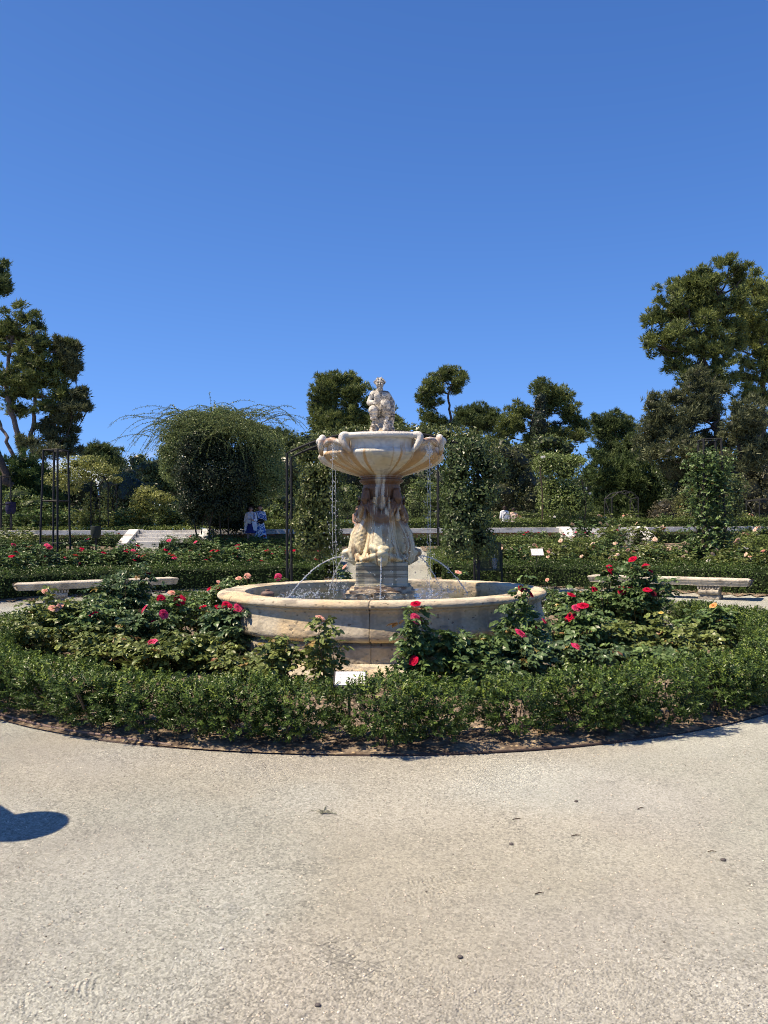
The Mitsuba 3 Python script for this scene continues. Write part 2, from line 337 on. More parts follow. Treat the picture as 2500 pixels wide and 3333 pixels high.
add('bed_soil', sheet(np.linspace(-24, 24, 160), np.linspace(4, 29.5, 86), 0.02, in_beds, 0.05), 'mat_soil', smooth=True, kind='structure')

# ------------------------------------------------------------------ the fountain (local figures are for a distance of 10 m; put() scales them about the eye to 10.3 m)
SC = 1.03
def put(mesh):
    """local fountain coordinates (axis at x = y = 0) to the garden"""
    mesh.vertices = np.asarray(mesh.vertices) * SC + np.array([FC[0], FC[1], 1.5 - 1.5 * SC])
    return mesh
rng = np.random.default_rng(11)
fountain = thing('fountain', 'cream stone two-tiered fountain with a wide round basin and carved dolphins, ringed by roses', 'fountain')
basin = 'fountain__basin'
rim = chaikin([(1.745, 0.70), (1.74, 0.785), (1.76, 0.797), (2.0, 0.802), (2.06, 0.797), (2.092, 0.768), (2.09, 0.735), (2.07, 0.722), (2.05, 0.72)], 2)
wall = chaikin([(2.05, 0.718), (2.048, 0.698), (2.026, 0.68), (2.02, 0.63), (2.032, 0.555), (2.062, 0.48), (2.07, 0.44), (2.055, 0.395), (2.0, 0.372), (1.97, 0.365)], 2)
base = [(1.97, 0.362), (1.955, 0.358), (1.955, 0.342), (1.98, 0.338), (2.005, 0.325), (2.01, 0.315), (2.01, 0.12)]
def ring_stones(name, outer, inner, starts):
    """a ring of cut stones: each a closed profile turned through its share of the circle, with eased ends that leave a joint"""
    prof = np.vstack([outer, inner]); mid = prof.mean(0)
    from shapely.geometry import Polygon
    tri = trimesh.creation.triangulate_polygon(Polygon(prof), engine='earcut')
    for s, e in zip(starts, starts[1:] + [starts[0] + 360]):
        a0, a1 = math.radians(s) + 0.0011, math.radians(e) - 0.0011
        th = np.concatenate([[a0, a0 + 0.003], np.linspace(a0 + 0.006, a1 - 0.006, 40), [a1 - 0.003, a1]])
        k = len(prof); scale = np.ones(len(th)); scale[[0, -1]] = 0.93; scale[[1, -2]] = 0.98
        pr = mid + (prof - mid)[None] * scale[:, None, None]
        v = np.stack([np.sin(th)[:, None] * pr[..., 0], -np.cos(th)[:, None] * pr[..., 0], pr[..., 1]], -1).reshape(-1, 3)
        i, j = np.meshgrid(np.arange(len(th) - 1), np.arange(k), indexing='ij'); j2 = (j + 1) % k
        q = np.stack([i * k + j, i * k + j2, (i + 1) * k + j2, (i + 1) * k + j], -1).reshape(-1, 4)
        # the caps: triangulate the profile's own points
        tv = tri[0]; near = np.argmin(((tv[:, None] - prof[None]) ** 2).sum(-1), 1); cf = near[tri[1]]
        f = np.vstack([q[:, [0, 2, 1]], q[:, [0, 3, 2]], cf, cf[:, ::-1] + (len(th) - 1) * k])
        m = trimesh.Trimesh(v, f, process=False); trimesh.repair.fix_normals(m)
        add(name, put(m), 'mat_lime', basin, smooth=35)
ring_stones('rim_stone', rim, [(1.75, 0.70)], [-57, -3.5, 53, 113, 173, 233])
ring_stones('wall_stone', wall, [(1.76, 0.367), (1.76, 0.712)], [-57, -3.5, 53, 113, 173, 233])
ring_stones('base_stone', base, [(1.76, 0.12), (1.76, 0.362)], [-57, -3.2, 54, 113, 173, 233])
add('apron', put(lathe(chaikin([(1.9, 0.158), (2.3, 0.152), (2.40, 0.14), (2.46, 0.11), (2.47, 0.06), (2.47, 0.0)], 2), 128)), 'mat_lime', basin, smooth=40)
add('pool_floor', put(lathe([(1.775, 0.795), (1.77, 0.3), (1.70, 0.24), (0.0, 0.24)], 96)), 'mat_pool', basin, smooth=40)
# pool water with small waves round where the jets strike
g = np.linspace(-1.765, 1.765, 190)
gx, gy = np.meshgrid(g, g)
jets_hit = [(-1.15, -0.62), (-0.55, 0.75), (0.95, 0.55), (-0.02, -0.86), (-0.86, 0.1), (0.86, 0.15), (0.6, -0.6)]
wz = 0.010 * (vfbm(np.stack([gx * 6, gy * 9, gx * 0], -1), 3, 5) - 0.5) + 0.004 * (vfbm(np.stack([gx * 26, gy * 30, gx * 0], -1), 2, 8) - 0.5)
for hx, hy in jets_hit:
    d = np.hypot(gx - hx, gy - hy); wz += 0.007 * np.sin(d * 55) * np.exp(-d * 4.5)
wv = np.stack([gx, gy, 0.715 + wz], -1).reshape(-1, 3); n = len(g)
i, j = np.meshgrid(np.arange(n - 1), np.arange(n - 1), indexing='ij')
q = np.stack([i * n + j, i * n + j + 1, (i + 1) * n + j + 1, (i + 1) * n + j], -1).reshape(-1, 4)
q = q[np.hypot(*wv[q].mean(1)[:, :2].T) < 1.76]
add('pool_water', put(trimesh.Trimesh(wv, np.vstack([q[:, [0, 1, 2]], q[:, [0, 2, 3]]]), process=False)), 'mat_water', smooth=True, kind='structure')
# rock base: flat broken slabs standing in the water
for k, (sx, sy, z0, z1, ox, oy) in enumerate([(0.46, 0.42, 0.3, 0.70, 0, 0), (0.43, 0.40, 0.70, 0.745, -0.03, 0.0), (0.23, 0.38, 0.745, 0.80, -0.18, -0.02), (0.21, 0.37, 0.745, 0.79, 0.2, 0.01), (0.36, 0.36, 0.78, 0.838, 0.01, 0.0), (0.22, 0.12, 0.70, 0.77, 0.12, -0.36), (0.16, 0.1, 0.70, 0.76, -0.3, -0.33)]):
    b = trimesh.creation.box((2 * sx, 2 * sy, z1 - z0)); b.apply_translation((ox, oy, (z0 + z1) / 2))
    mm = m3.Manifold(m3.Mesh(np.asarray(b.vertices, np.float32), np.asarray(b.faces, np.uint32))).refine_to_length(0.035).to_mesh()
    r = rough(trimesh.Trimesh(mm.vert_properties[:, :3], mm.tri_verts, process=True), 0.03, 7, k)
    add('rock', put(r), 'mat_rock', fountain + '__rock_base', smooth=50)
add('plinth', put(cat([box((0, 0, 0.985), (0.66, 0.66, 0.31), bevel=0.008), box((0, 0, 0.85), (0.69, 0.69, 0.035), bevel=0.008)])), 'mat_plinth', fountain)

# stem: waisted core, mouldings, four dolphins with their heads down, shells, garlands, corner brackets
def turned(mesh, k):
    m = mesh.copy(); m.apply_transform(trimesh.transformations.rotation_matrix(k * math.pi / 2, [0, 0, 1])); return m
core = lathe(chaikin([(0.34, 1.14), (0.33, 1.2), (0.27, 1.32), (0.225, 1.5), (0.2, 1.68), (0.205, 1.85), (0.23, 2.0), (0.25, 2.08), (0.25, 2.1)], 2), 64)
add('stem', put(core), 'mat_marble', fountain, smooth=True)
neck = lathe([(0.2, 2.1), (0.24, 2.1), (0.24, 2.118), (0.232, 2.12), (0.232, 2.135), (0.245, 2.15), (0.27, 2.165), (0.285, 2.18), (0.288, 2.195), (0.28, 2.205), (0.262, 2.21), (0.262, 2.225), (0.285, 2.235), (0.285, 2.26)], 64)
add('neck_moulding', put(neck), 'mat_marble', fountain, smooth=30)
def dolphin(front):
    y = lambda r, z, s=0.0: (s, -r, z)
    B = [(y(0.20, 1.95), 0.06, y(0.205, 1.78), 0.08), (y(0.205, 1.78), 0.08, y(0.225, 1.62), 0.105), (y(0.225, 1.62), 0.105, y(0.26, 1.46), 0.15),
         (y(0.26, 1.46), 0.15, y(0.27, 1.34), 0.165), (y(0.27, 1.34), 0.165, y(0.33, 1.235), 0.12), (y(0.33, 1.25), 0.105, y(0.475, 1.258), 0.048), (y(0.33, 1.19), 0.10, y(0.45, 1.178), 0.028)]
    for s in (-1, 1):
        B += [(y(0.385, 1.285, s * 0.078), 0.036, y(0.36, 1.31, s * 0.06), 0.03), (y(0.43, 1.265, s * 0.035), 0.036, y(0.49, 1.262, s * 0.02), 0.026),
              (y(0.31, 1.22, s * 0.1), 0.05, y(0.24, 1.165, s * 0.24), 0.022), (y(0.31, 1.2, s * 0.1), 0.03, y(0.33, 1.16, s * 0.2), 0.015),
              (y(0.30, 1.36, s * 0.13), 0.04, y(0.27, 1.28, s * 0.16), 0.03)]
    m = flesh(B, 0.022, 6, 16)
    v = np.asarray(m.vertices)
    w = np.clip((v[:, 2] - 1.28) / 0.1, 0, 1) * np.clip((1.62 - v[:, 2]) / 0.1, 0, 1)      # scales on the belly of the body
    m.vertices = v + m.vertex_normals * (0.006 * np.sin(v[:, 2] * 110) * np.sin(np.arctan2(v[:, 0], -v[:, 1] - 0.05) * 24) * w)[:, None]
    return m
dol = dolphin(True)
fore = flesh([((0, -0.40, 1.29), 0.075, (0, -0.33, 1.37), 0.06)] + [((s * 0.02, -0.42, 1.29), 0.05, (s * 0.12, -0.37, 1.335), 0.045) for s in (-1, 1)] +
             [((s * 0.05, -0.40, 1.24), 0.04, (s * 0.26, -0.33, 1.17), 0.02) for s in (-1, 1)], 0.02, 4)
for k in range(4):
    add('dolphin', put(turned(cat([dol, fore]) if k == 0 else dol, k)), 'mat_marble', fountain, smooth=True)
t = np.linspace(-1.25, 1.25, 45); s = np.linspace(0, 1, 9)
Tm, Sm = np.meshgrid(t, s)
rad = (0.155 + 0.012 * np.cos(Tm * 10)) * Sm
shell = np.stack([np.sin(Tm) * rad, -0.235 - 0.06 * Sm ** 1.5 + 0.012 * np.cos(Tm * 17.6) * Sm + 0.03 * (1 - Sm) * -1, 1.83 + np.cos(Tm) * rad], -1)
i, j = np.meshgrid(np.arange(8), np.arange(44), indexing='ij')
q = np.stack([i * 45 + j, i * 45 + j + 1, (i + 1) * 45 + j + 1, (i + 1) * 45 + j], -1).reshape(-1, 4)
shell = trimesh.Trimesh(shell.reshape(-1, 3), np.vstack([q[:, [0, 1, 2]], q[:, [0, 2, 3]]]), process=False)
knob = trimesh.creation.icosphere(2, 0.03); knob.apply_translation((0, -0.275, 1.825))
gar = []
for off, dp in ((0.0, 0.0), (0.035, -0.015), (0.07, -0.01)):
    u = np.linspace(-1, 1, 33); P = np.stack([u * (0.185 - off * 0.7), -0.215 - 0.085 * (1 - u ** 2) + dp, 1.66 + off + 0.22 * np.abs(u) ** 1.8 - off * 0.2 * u ** 2], 1)
    gar.append(tube(P, 0.028 + 0.012 * (1 - u ** 2) + 0.004 * np.sin(u * 40), 8))
br = flesh([((0, -0.275, 2.04), 0.05, (0, -0.29, 1.96), 0.058), ((0, -0.29, 1.96), 0.058, (0, -0.255, 1.87), 0.03), ((0, -0.275, 1.9), 0.026, (0, -0.285, 1.80), 0.022),
            ((0, -0.285, 1.80), 0.02, (0, -0.29, 1.70), 0.038), ((0.035, -0.28, 2.05), 0.02, (0.04, -0.26, 1.93), 0.018), ((-0.035, -0.28, 2.05), 0.02, (-0.04, -0.26, 1.93), 0.018)], 0.016, 4)
for k in range(4):
    add('shell', put(turned(cat([shell, knob]), k)), 'mat_marble', fountain, smooth=40)
    add('garland', put(turned(cat(gar), k)), 'mat_marble', fountain, smooth=True)
    add('bracket', put(turned(br, k + 0.5)), 'mat_marble', fountain, smooth=True)

# bowl: four broad sides between four recessed spouts at the corners
nth = 360
th = np.linspace(0, 2 * np.pi, nth, endpoint=False)
dg = np.abs((np.degrees(th) + 45) % 90 - 45)                            # degrees from the nearest side's middle
side = 1 - np.clip((dg - 31.0) / 2.0, 0, 1)                             # 1 on a side, 0 in a spout
spout = np.clip((dg - 32) / 3, 0, 1)
groove = np.exp(-((dg - 31.5) / 1.6) ** 2)
prof = np.array([(0.0, 2.56, 0), (0.45, 2.575, 0), (0.70, 2.62, 0), (0.752, 2.70, 1), (0.80, 2.708, 1), (0.812, 2.68, 1), (0.782, 2.648, 1), (0.768, 2.60, 1), (0.775, 2.545, 1), (0.80, 2.527, .8), (0.812, 2.50, .7), (0.806, 2.475, .6),
                 (0.77, 2.43, .5), (0.70, 2.385, .45), (0.60, 2.345, .4), (0.47, 2.30, .35), (0.35, 2.265, .3), (0.25, 2.24, 0.1), (0.15, 2.235, 0)])
fine = chaikin(prof, 1)
rad = fine[None, :, 0] * (1 + 0.012 * np.cos(2 * np.radians(dg * 2))[:, None])
zz = np.broadcast_to(fine[None, :, 1], rad.shape).copy()
w = fine[None, :, 2]
upper = np.clip((zz - 2.50) / 0.12, 0, 1)
rad = rad - w * groove[:, None] * 0.055
lobe = np.cos(np.clip((45 - dg) / 14.5, 0, 1) * np.pi / 2)                # bulge of the shell lip in the middle of a spout
zz -= spout[:, None] * upper * w * (0.075 - 0.035 * lobe[:, None])
rad += spout[:, None] * w * (0.03 + 0.035 * lobe[:, None] + 0.012 * np.sin(np.clip((zz - 2.35) / 0.27, 0, 1) * np.pi)) * np.clip((zz - 2.3) / 0.1, 0, 1)
bv = np.stack([np.sin(th)[:, None] * rad, -np.cos(th)[:, None] * rad, zz], -1).reshape(-1, 3); k = len(fine)
i, j = np.meshgrid(np.arange(nth), np.arange(k - 1), indexing='ij'); i2 = (i + 1) % nth
q = np.stack([i * k + j, i * k + j + 1, i2 * k + j + 1, i2 * k + j], -1).reshape(-1, 4)
bowl = add('bowl', put(trimesh.Trimesh(bv, np.vstack([q[:, [0, 1, 2]], q[:, [0, 2, 3]]]), process=False)), 'mat_marble', fountain, smooth=True)
def polar(a, r, z): a = np.radians(a); return np.stack([np.sin(a) * r, -np.cos(a) * r, z + 0 * a], -1)
aS = np.linspace(-28.0, 28.0, 30)
mid = polar(aS, 0.822 - 0.012 * np.cos(np.radians(aS) * 3.0), 2.695 + 0 * aS)
def horn(sg):                                                         # the rolled lip turns down and tapers beside each spout
    a = sg * np.array([29.6, 31.8, 32.8, 32.3, 30.6, 28.4, 26.6]); r = np.array([0.838, 0.858, 0.872, 0.878, 0.872, 0.855, 0.828]); z = np.array([2.70, 2.70, 2.675, 2.63, 2.58, 2.53, 2.485])
    return polar(a, r, z)
P = np.vstack([horn(-1)[::-1], mid, horn(1)]); hr = np.array([0.042, 0.046, 0.046, 0.043, 0.037, 0.028, 0.014])
Rr = np.concatenate([hr[::-1], np.full(30, 0.038), hr])
lip = tube(spline(P, 2), np.interp(np.linspace(0, 1, len(spline(P, 2))), np.linspace(0, 1, len(Rr)), Rr), 14)
aT = np.linspace(34.5, 55.5, 21)
tongue = tube(polar(aT, 0.835 + 0.035 * np.cos((aT - 45) / 10.5 * 1.4), 2.648 - 0.05 * ((aT - 45) / 10.5) ** 2), 0.026 + 0.012 * np.cos((aT - 45) / 10.5 * 1.5), 12)
for k in range(4):
    add('rolled_lip', put(turned(lip, k)), 'mat_marble', bowl, smooth=True)
    add('spout_lip', put(turned(tongue, k)), 'mat_marble', bowl, smooth=True)

# water: streams that fall from the bowl, jets from the dolphins, splash
def stream(P, r, label, seed, drops=50, spread=0.012):
    P = np.asarray(P, float) ; rg = np.random.default_rng(seed)
    C = chaikin(P, 3); t = np.linspace(0, 1, 60); s = np.linspace(0, 1, len(C))
    C = np.stack([np.interp(t, s, C[:, k]) for k in range(3)], 1) + rg.normal(size=(60, 3)) * spread * 0.18 * t[:, None]
    rad = r * (0.45 + 0.55 * rg.random(60) + 0.5 * (rg.random(60) > 0.8)) * (1 - 0.3 * t)
    key = thing('water_jet', label, 'water jet', 'water falling and spouting from the fountain')
    scene[key] = mikit.ply(put(tube(C, rad, 7)), 'mat_splash', smooth=True)
    for _ in range(drops):
        d = trimesh.creation.icosphere(1, (0.0028 + 0.0035 * rg.random())); d.apply_scale([1, 1, 1 + rg.random()])
        k = int(59 * rg.random() ** 0.7); d.apply_translation(C[k] + rg.normal(size=3) * spread * (0.4 + 1.6 * t[k])); drops_.append(d)
drops_ = []
Wz = 0.72
def arc(p, vx, vy, hit, n=9):
    """a jet from p that lands on the water at hit"""
    p, hit = np.array(p), np.array([*hit, Wz]); t = np.linspace(0, 1, n)[:, None]
    q = p * (1 - t) + hit * t; q[:, 2] += (vx * 4 * t * (1 - t))[:, 0]; return q
for k, (a, lab) in enumerate([(-41, 'thin stream falling from the front left spout of the bowl'), (41, 'thin stream falling from the front right spout of the bowl'), (135, 'thin stream falling from the back right spout of the bowl'), (-135, 'thin stream falling from the back left spout of the bowl')]):
    p = polar(np.array([a]), 0.885, 2.62)[0]; q2 = p * [1.02, 1.02, 1]; end = np.array([p[0] * 1.0, p[1] * 1.0, Wz])
    stream([p, q2 - [0, 0, 0.12], [q2[0], q2[1], 2.1], [q2[0], q2[1], 1.5], end], 0.0042, lab, k, 90, 0.022)
stream(arc((-0.50, -0.05, 1.215), 0.12, 0, (-1.15, -0.62)), 0.011, 'long jet arching forward from the left dolphin into the basin', 10, 40)
stream(arc((-0.48, 0.0, 1.215), 0.07, 0, (-0.72, 0.35)), 0.008, 'short jet dropping from the left dolphin behind the long one', 11, 40)
stream(arc((0.50, 0.03, 1.215), 0.12, 0, (1.12, 0.1)), 0.009, 'long jet arching from the right dolphin into the basin', 12, 50)
stream(arc((0.48, -0.02, 1.215), 0.07, 0, (0.80, 0.2)), 0.008, 'short jet dropping from the right dolphin beside the plinth', 13, 40)
stream(arc((-0.005, -0.50, 1.215), 0.0, 0, (-0.02, -0.62)), 0.0105, 'jet trickling straight down from the front dolphin', 14, 30, 0.006)
stream(arc((0.0, 0.50, 1.215), 0.10, 0, (0.0, 1.1)), 0.009, 'jet arching back from the rear dolphin', 15, 30)
rg = np.random.default_rng(5); drops = drops_
for hx, hy in jets_hit + [(-1.0, -0.4), (-0.8, -0.6), (-0.95, -0.2)]:
    for _ in range(42):
        d = trimesh.creation.icosphere(1, 0.003 + 0.005 * rg.random()); a = rg.random() * 6.3; r = abs(rg.normal()) * 0.16
        d.apply_translation((hx + r * math.cos(a), hy + r * math.sin(a), Wz + 0.004 + abs(rg.normal()) * 0.035)); drops.append(d)
for _ in range(180):                                                  # drops flying about the stem
    d = trimesh.creation.icosphere(1, 0.003 + 0.005 * rg.random()); a = rg.random() * 6.3; r = 0.42 + 0.4 * rg.random()
    d.apply_translation((r * math.sin(a), -r * math.cos(a), 0.75 + 0.9 * rg.random())); drops.append(d)
key = add('water_splash', put(cat(drops)), 'mat_splash', smooth=True)
tag(key, 'white droplets splashing on and above the basin water', 'splash', kind='stuff')
fl = thing('float_cap', 'small brown domed cap with a knob standing in the basin water at the left', 'float')
m = lathe([(0.0, 0.80), (0.028, 0.80), (0.032, 0.785), (0.03, 0.778), (0.06, 0.772), (0.083, 0.752), (0.086, 0.735), (0.082, 0.70)], 32, c=(-1.47, -0.1))
scene[fl] = mikit.ply(put(m), 'mat_pipe', smooth=35)

# ------------------------------------------------------------------ the seated faun
statue = thing('statue', 'weathered grey stone faun seated on a rock, crowning the fountain bowl', 'statue')
B = [((0.0, 0.03, 3.10), 0.085, (-0.01, 0.0, 3.20), 0.078), ((-0.01, 0.0, 3.20), 0.078, (-0.02, -0.02, 3.30), 0.088), ((-0.07, -0.02, 3.31), 0.062, (0.045, -0.02, 3.31), 0.062),
     ((-0.02, -0.02, 3.33), 0.06, (-0.012, -0.04, 3.385), 0.04), ((-0.05, -0.07, 3.29), 0.04, (-0.04, -0.06, 3.27), 0.04), ((0.03, -0.07, 3.29), 0.038, (0.025, -0.06, 3.27), 0.04),
     ((-0.10, -0.01, 3.325), 0.046, (-0.152, 0.0, 3.215), 0.037), ((-0.152, 0.0, 3.215), 0.037, (-0.115, -0.10, 3.20), 0.030), ((-0.115, -0.10, 3.20), 0.03, (-0.085, -0.14, 3.197), 0.026),
     ((0.075, -0.01, 3.322), 0.046, (0.145, 0.02, 3.225), 0.038), ((0.145, 0.02, 3.225), 0.038, (0.158, 0.0, 3.12), 0.028), ((0.158, 0.0, 3.12), 0.026, (0.15, -0.01, 3.07), 0.028),
     ((-0.045, 0.02, 3.09), 0.075, (-0.10, -0.13, 3.10), 0.062), ((-0.10, -0.13, 3.10), 0.06, (-0.098, -0.10, 3.00), 0.043), ((-0.098, -0.10, 3.0), 0.042, (-0.08, -0.06, 2.955), 0.026), ((-0.08, -0.06, 2.955), 0.024, (-0.105, -0.11, 2.905), 0.026),
     ((0.05, 0.02, 3.09), 0.08, (0.055, -0.15, 3.175), 0.066), ((0.055, -0.15, 3.175), 0.064, (0.092, -0.12, 3.08), 0.05), ((0.092, -0.12, 3.08), 0.046, (0.078, -0.10, 3.01), 0.026), ((0.078, -0.10, 3.01), 0.024, (0.062, -0.14, 2.95), 0.024), ((0.062, -0.14, 2.95), 0.026, (0.06, -0.17, 2.935), 0.022)]
for k in range(4):                                                    # fingers of the closed hand, and of the one on the rock
    z = 3.213 - k * 0.012
    B += [((-0.092, -0.155, z), 0.0095, (-0.066, -0.172, z - 0.002), 0.009), ((-0.066, -0.172, z - 0.002), 0.009, (-0.058, -0.15, z - 0.004), 0.008),
          ((0.142 + 0.01 * k, -0.03, 3.065), 0.009, (0.138 + 0.011 * k, -0.05 + 0.004 * k, 3.038), 0.008)]
B += [((-0.09, -0.13, 3.218), 0.010, (-0.068, -0.155, 3.228), 0.009)]
fig = flesh(B, 0.012, 2, 14)
v = fig.vertices; shag = np.clip((3.12 - v[:, 2]) / 0.04, 0, 1)       # goat's fleece on the legs
fig.vertices = v + fig.vertex_normals * (shag * 0.007 * np.sin(v[:, 2] * 130 + 5 * vnoise(v * 30)) + 0.004 * (vfbm(v * 40, 3) - 0.5))[:, None]
add('figure', put(fig), 'mat_statue', statue, smooth=True)
H = np.array([-0.014, -0.055, 3.448])
hb = [(H + [0, 0.005, 0.022], 0.058, H + [0, -0.012, -0.022], 0.047), (H + [0, -0.02, -0.03], 0.042, H + [0, -0.03, -0.055], 0.022), (H + [0, -0.062, 0.012], 0.007, H + [0, -0.072, -0.014], 0.0125),
      (H + [-0.035, -0.05, 0.022], 0.011, H + [0.035, -0.05, 0.022], 0.011), (H + [-0.026, -0.055, -0.012], 0.015, H + [-0.03, -0.045, -0.02], 0.014), (H + [0.026, -0.055, -0.012], 0.015, H + [0.03, -0.045, -0.02], 0.014),
      (H + [-0.018, -0.062, -0.036], 0.007, H + [0.018, -0.062, -0.036], 0.007), (H + [-0.014, -0.058, -0.047], 0.007, H + [0.014, -0.058, -0.047], 0.007), (H + [0, -0.055, -0.062], 0.016, H + [0, -0.05, -0.085], 0.008),
      (H + [0, 0.0, -0.05], 0.036, H + [0, 0.01, -0.09], 0.036)]
for s in (-1, 1):
    hb += [(H + [s * 0.055, -0.005, 0.005], 0.012, H + [s * 0.078, -0.005, 0.03], 0.006), (H + [s * 0.022, -0.04, 0.06], 0.012, H + [s * 0.026, -0.045, 0.082], 0.005)]
head = flesh(hb, 0.0075, 1, 14)
add('head', put(head), 'mat_statue', statue, smooth=True)
rg = np.random.default_rng(8); curls = []
for _ in range(70):
    d = unit(rg.normal(size=3) + [0, 0.35, 0.55]);
    if d[1] < -0.45 and d[2] < 0.6 or d[2] < -0.35: continue
    c = H + np.array([0, 0.008, 0.02]) + d * 0.058; s = trimesh.creation.icosphere(1, 0.013 + 0.008 * rg.random()); s.apply_translation(c); curls.append(s)
for _ in range(12):
    s = trimesh.creation.icosphere(1, 0.010); s.apply_translation(H + [rg.normal() * 0.018, -0.05 + rg.normal() * 0.006, -0.075 + rg.normal() * 0.012]); curls.append(s)
add('hair', put(cat(curls)), 'mat_statue', statue + '__head', smooth=True)
rb = [((0.02, 0.06, 2.62), 0.15, (0.02, 0.08, 2.98), 0.10), ((-0.08, -0.02, 2.66), 0.10, (-0.09, -0.03, 2.85), 0.075), ((0.09, -0.04, 2.66), 0.10, (0.10, 0.0, 2.90), 0.075), ((0.13, 0.04, 2.95), 0.04, (0.14, 0.02, 3.03), 0.035),
      ((-0.02, -0.10, 2.68), 0.08, (0.03, -0.10, 2.84), 0.06), ((0.05, -0.13, 2.8), 0.05, (0.065, -0.15, 2.9), 0.035), ((-0.12, -0.08, 2.72), 0.06, (-0.11, -0.10, 2.85), 0.035), ((-0.04, -0.15, 2.68), 0.05, (-0.06, -0.13, 2.77), 0.04), ((0.11, -0.11, 2.7), 0.06, (0.12, -0.1, 2.8), 0.04),
      ((0.0, 0.06, 3.0), 0.10, (0.05, 0.08, 3.05), 0.07)]
rock = rough(flesh(rb, 0.014, 2, 12), 0.02, 14, 3)
rock.vertices = rock.vertices + rock.vertex_normals * (0.03 * np.minimum(0, vfbm(rock.vertices * 26, 2, 9) - 0.42))[:, None] * 2
add('rock', put(rock), 'mat_statue', statue, smooth=50)

# ------------------------------------------------------------------ plants of the round bed
BOX_A, BOX_B, BOX_TIP = (0.028, 0.053, 0.014), (0.090, 0.145, 0.030), (0.22, 0.29, 0.050)
def shoots(mb, rng, P, D, n, length, leaf, ca, cb, spread=0.9, **k):
    """at every P a shoot along D with n leaves round it"""
    m = len(P); D = unit(D)
    t = (np.arange(n)[None, :] + rng.random((m, n))) / n
    B = P[:, None] + D[:, None] * (t * length)[..., None]
    r = unit(rng.normal(size=(m, n, 3))); r = unit(r - D[:, None] * (r * D[:, None]).sum(-1, keepdims=True))
    L = unit(D[:, None] * (0.35 + 0.6 * t[..., None]) + r * spread)
    nn = unit(D[:, None] * 0.8 + r * -0.3 + 0.25 * rng.normal(size=(m, n, 3)))
    tone = np.repeat(rng.random((m, 1)), n, 1)[..., None]
    c = (np.asarray(ca) * (1 - tone) + np.asarray(cb) * tone) * (0.8 + 0.4 * rng.random((m, n, 1)))
    s = leaf * (0.75 + 0.5 * rng.random(m * n))
    mb.leaves(B.reshape(-1, 3), L.reshape(-1, 3), nn.reshape(-1, 3), s, s * k.pop('aspect', 0.5), c.reshape(-1, 3), **k)
def box_shrub(seed, w=0.29, h=0.5):
    rng = np.random.default_rng(seed); f = MB(); st = MB()
    n = 640
    d = sphere_dirs(rng, n * 2); d = d[d[:, 2] > -0.93][:n]
    rad = (0.80 + 0.24 * vnoise(d * 2.2 + seed * 7)) * (1 - 0.45 * rng.random(len(d)) ** 2)
    P = np.sign(d) * np.abs(d) ** 0.72 * rad[:, None] * np.array([w, w, 0.225]) + [0, 0, 0.262]
    P[:, 2] = np.minimum(P[:, 2], h - 0.06 + 0.012 * rng.random(len(P)))
    low = np.clip((0.2 - P[:, 2]) / 0.16, 0, 1); P = P[rng.random(len(P)) > low * 0.2]; 
    D = unit((P - [0, 0, 0.18]) * [1, 1, 0.8] + [0, 0, 0.14] + 0.10 * rng.normal(size=P.shape))
    hi = P[:, 2] > h - 0.16
    shoots(f, rng, P[~hi], D[~hi], 13, 0.065, 0.025, BOX_A, BOX_B, aspect=0.52)
    new = hi & (rng.random(len(P)) < 0.33)
    shoots(f, rng, P[hi & ~new], D[hi & ~new], 13, 0.07, 0.025, BOX_A, (0.10, 0.165, 0.036), aspect=0.5)
    shoots(f, rng, P[new], D[new] + [0, 0, 0.6], 12, 0.085, 0.024, BOX_B, BOX_TIP, aspect=0.48)
    old = rng.random(len(P)) < 0.05
    shoots(f, rng, P[old], D[old], 5, 0.05, 0.022, (0.18, 0.15, 0.05), (0.15, 0.12, 0.06))
    for k in range(9):
        a = rng.random() * 6.28; e = np.array([math.cos(a) * w * 0.7, math.sin(a) * w * 0.7, 0.24 + 0.14 * rng.random()])
        P0 = np.array([0.05 * math.cos(a), 0.05 * math.sin(a), -0.03])
        c = spline(np.array([P0, P0 + (e - P0) * [0.3, 0.3, 0.45] + rng.normal(size=3) * 0.015, e]), 2)
        st.mesh(tube(c, np.linspace(0.0085, 0.003, len(c)), 5), tones(rng, 1, (0.20, 0.15, 0.11), (0.10, 0.075, 0.055))[0])
    return f, st
def group_of(name, parts):
    """a shapegroup: {part: (MB, bsdf)}"""
    g = {'type': 'shapegroup'}
    for k, (mb, b) in parts.items():
        m, c = mb.get(); g[k] = mikit.ply(m, b, color=c)
    scene[name] = g
def place(name, group, p, rz=0.0, s=(1, 1, 1), tilt=0.0):
    key = numbered(name)
    s = np.broadcast_to(s, 3)
    scene[key] = {'type': 'instance', 'to_world': T().translate([float(x) for x in p]).rotate([0, 0, 1], float(rz)).rotate([1, 0, 0], float(tilt)).scale([float(x) for x in s]), 'group': ref(group)}
    return key
for k in range(5):
    f, st = box_shrub(40 + k); group_of(f'shrub_kind_{k}', {'foliage': (f, 'mat_leaf'), 'stem': (st, 'mat_wood')})
rng = np.random.default_rng(21)
NB = 64
for k in range(NB):
    a = (k + 0.25 * rng.normal()) / NB * 2 * np.pi
    r = 4.79 + 0.03 * rng.normal()
    wide = 1.06 + 0.12 * rng.random() - (0.12 if abs((a + np.pi) % (2 * np.pi) - np.pi) < 0.3 else 0)
    key = place('box_shrub', f'shrub_kind_{rng.integers(5)}', (FC[0] + r * math.sin(a), FC[1] - r * math.cos(a), 0.02), rng.random() * 360, (wide, wide, 0.83 + 0.14 * rng.random()))
    tag(key, 'small clipped glossy green box shrub, one of the low ring round the fountain bed', 'shrub', 'box shrubs of the low round hedge')
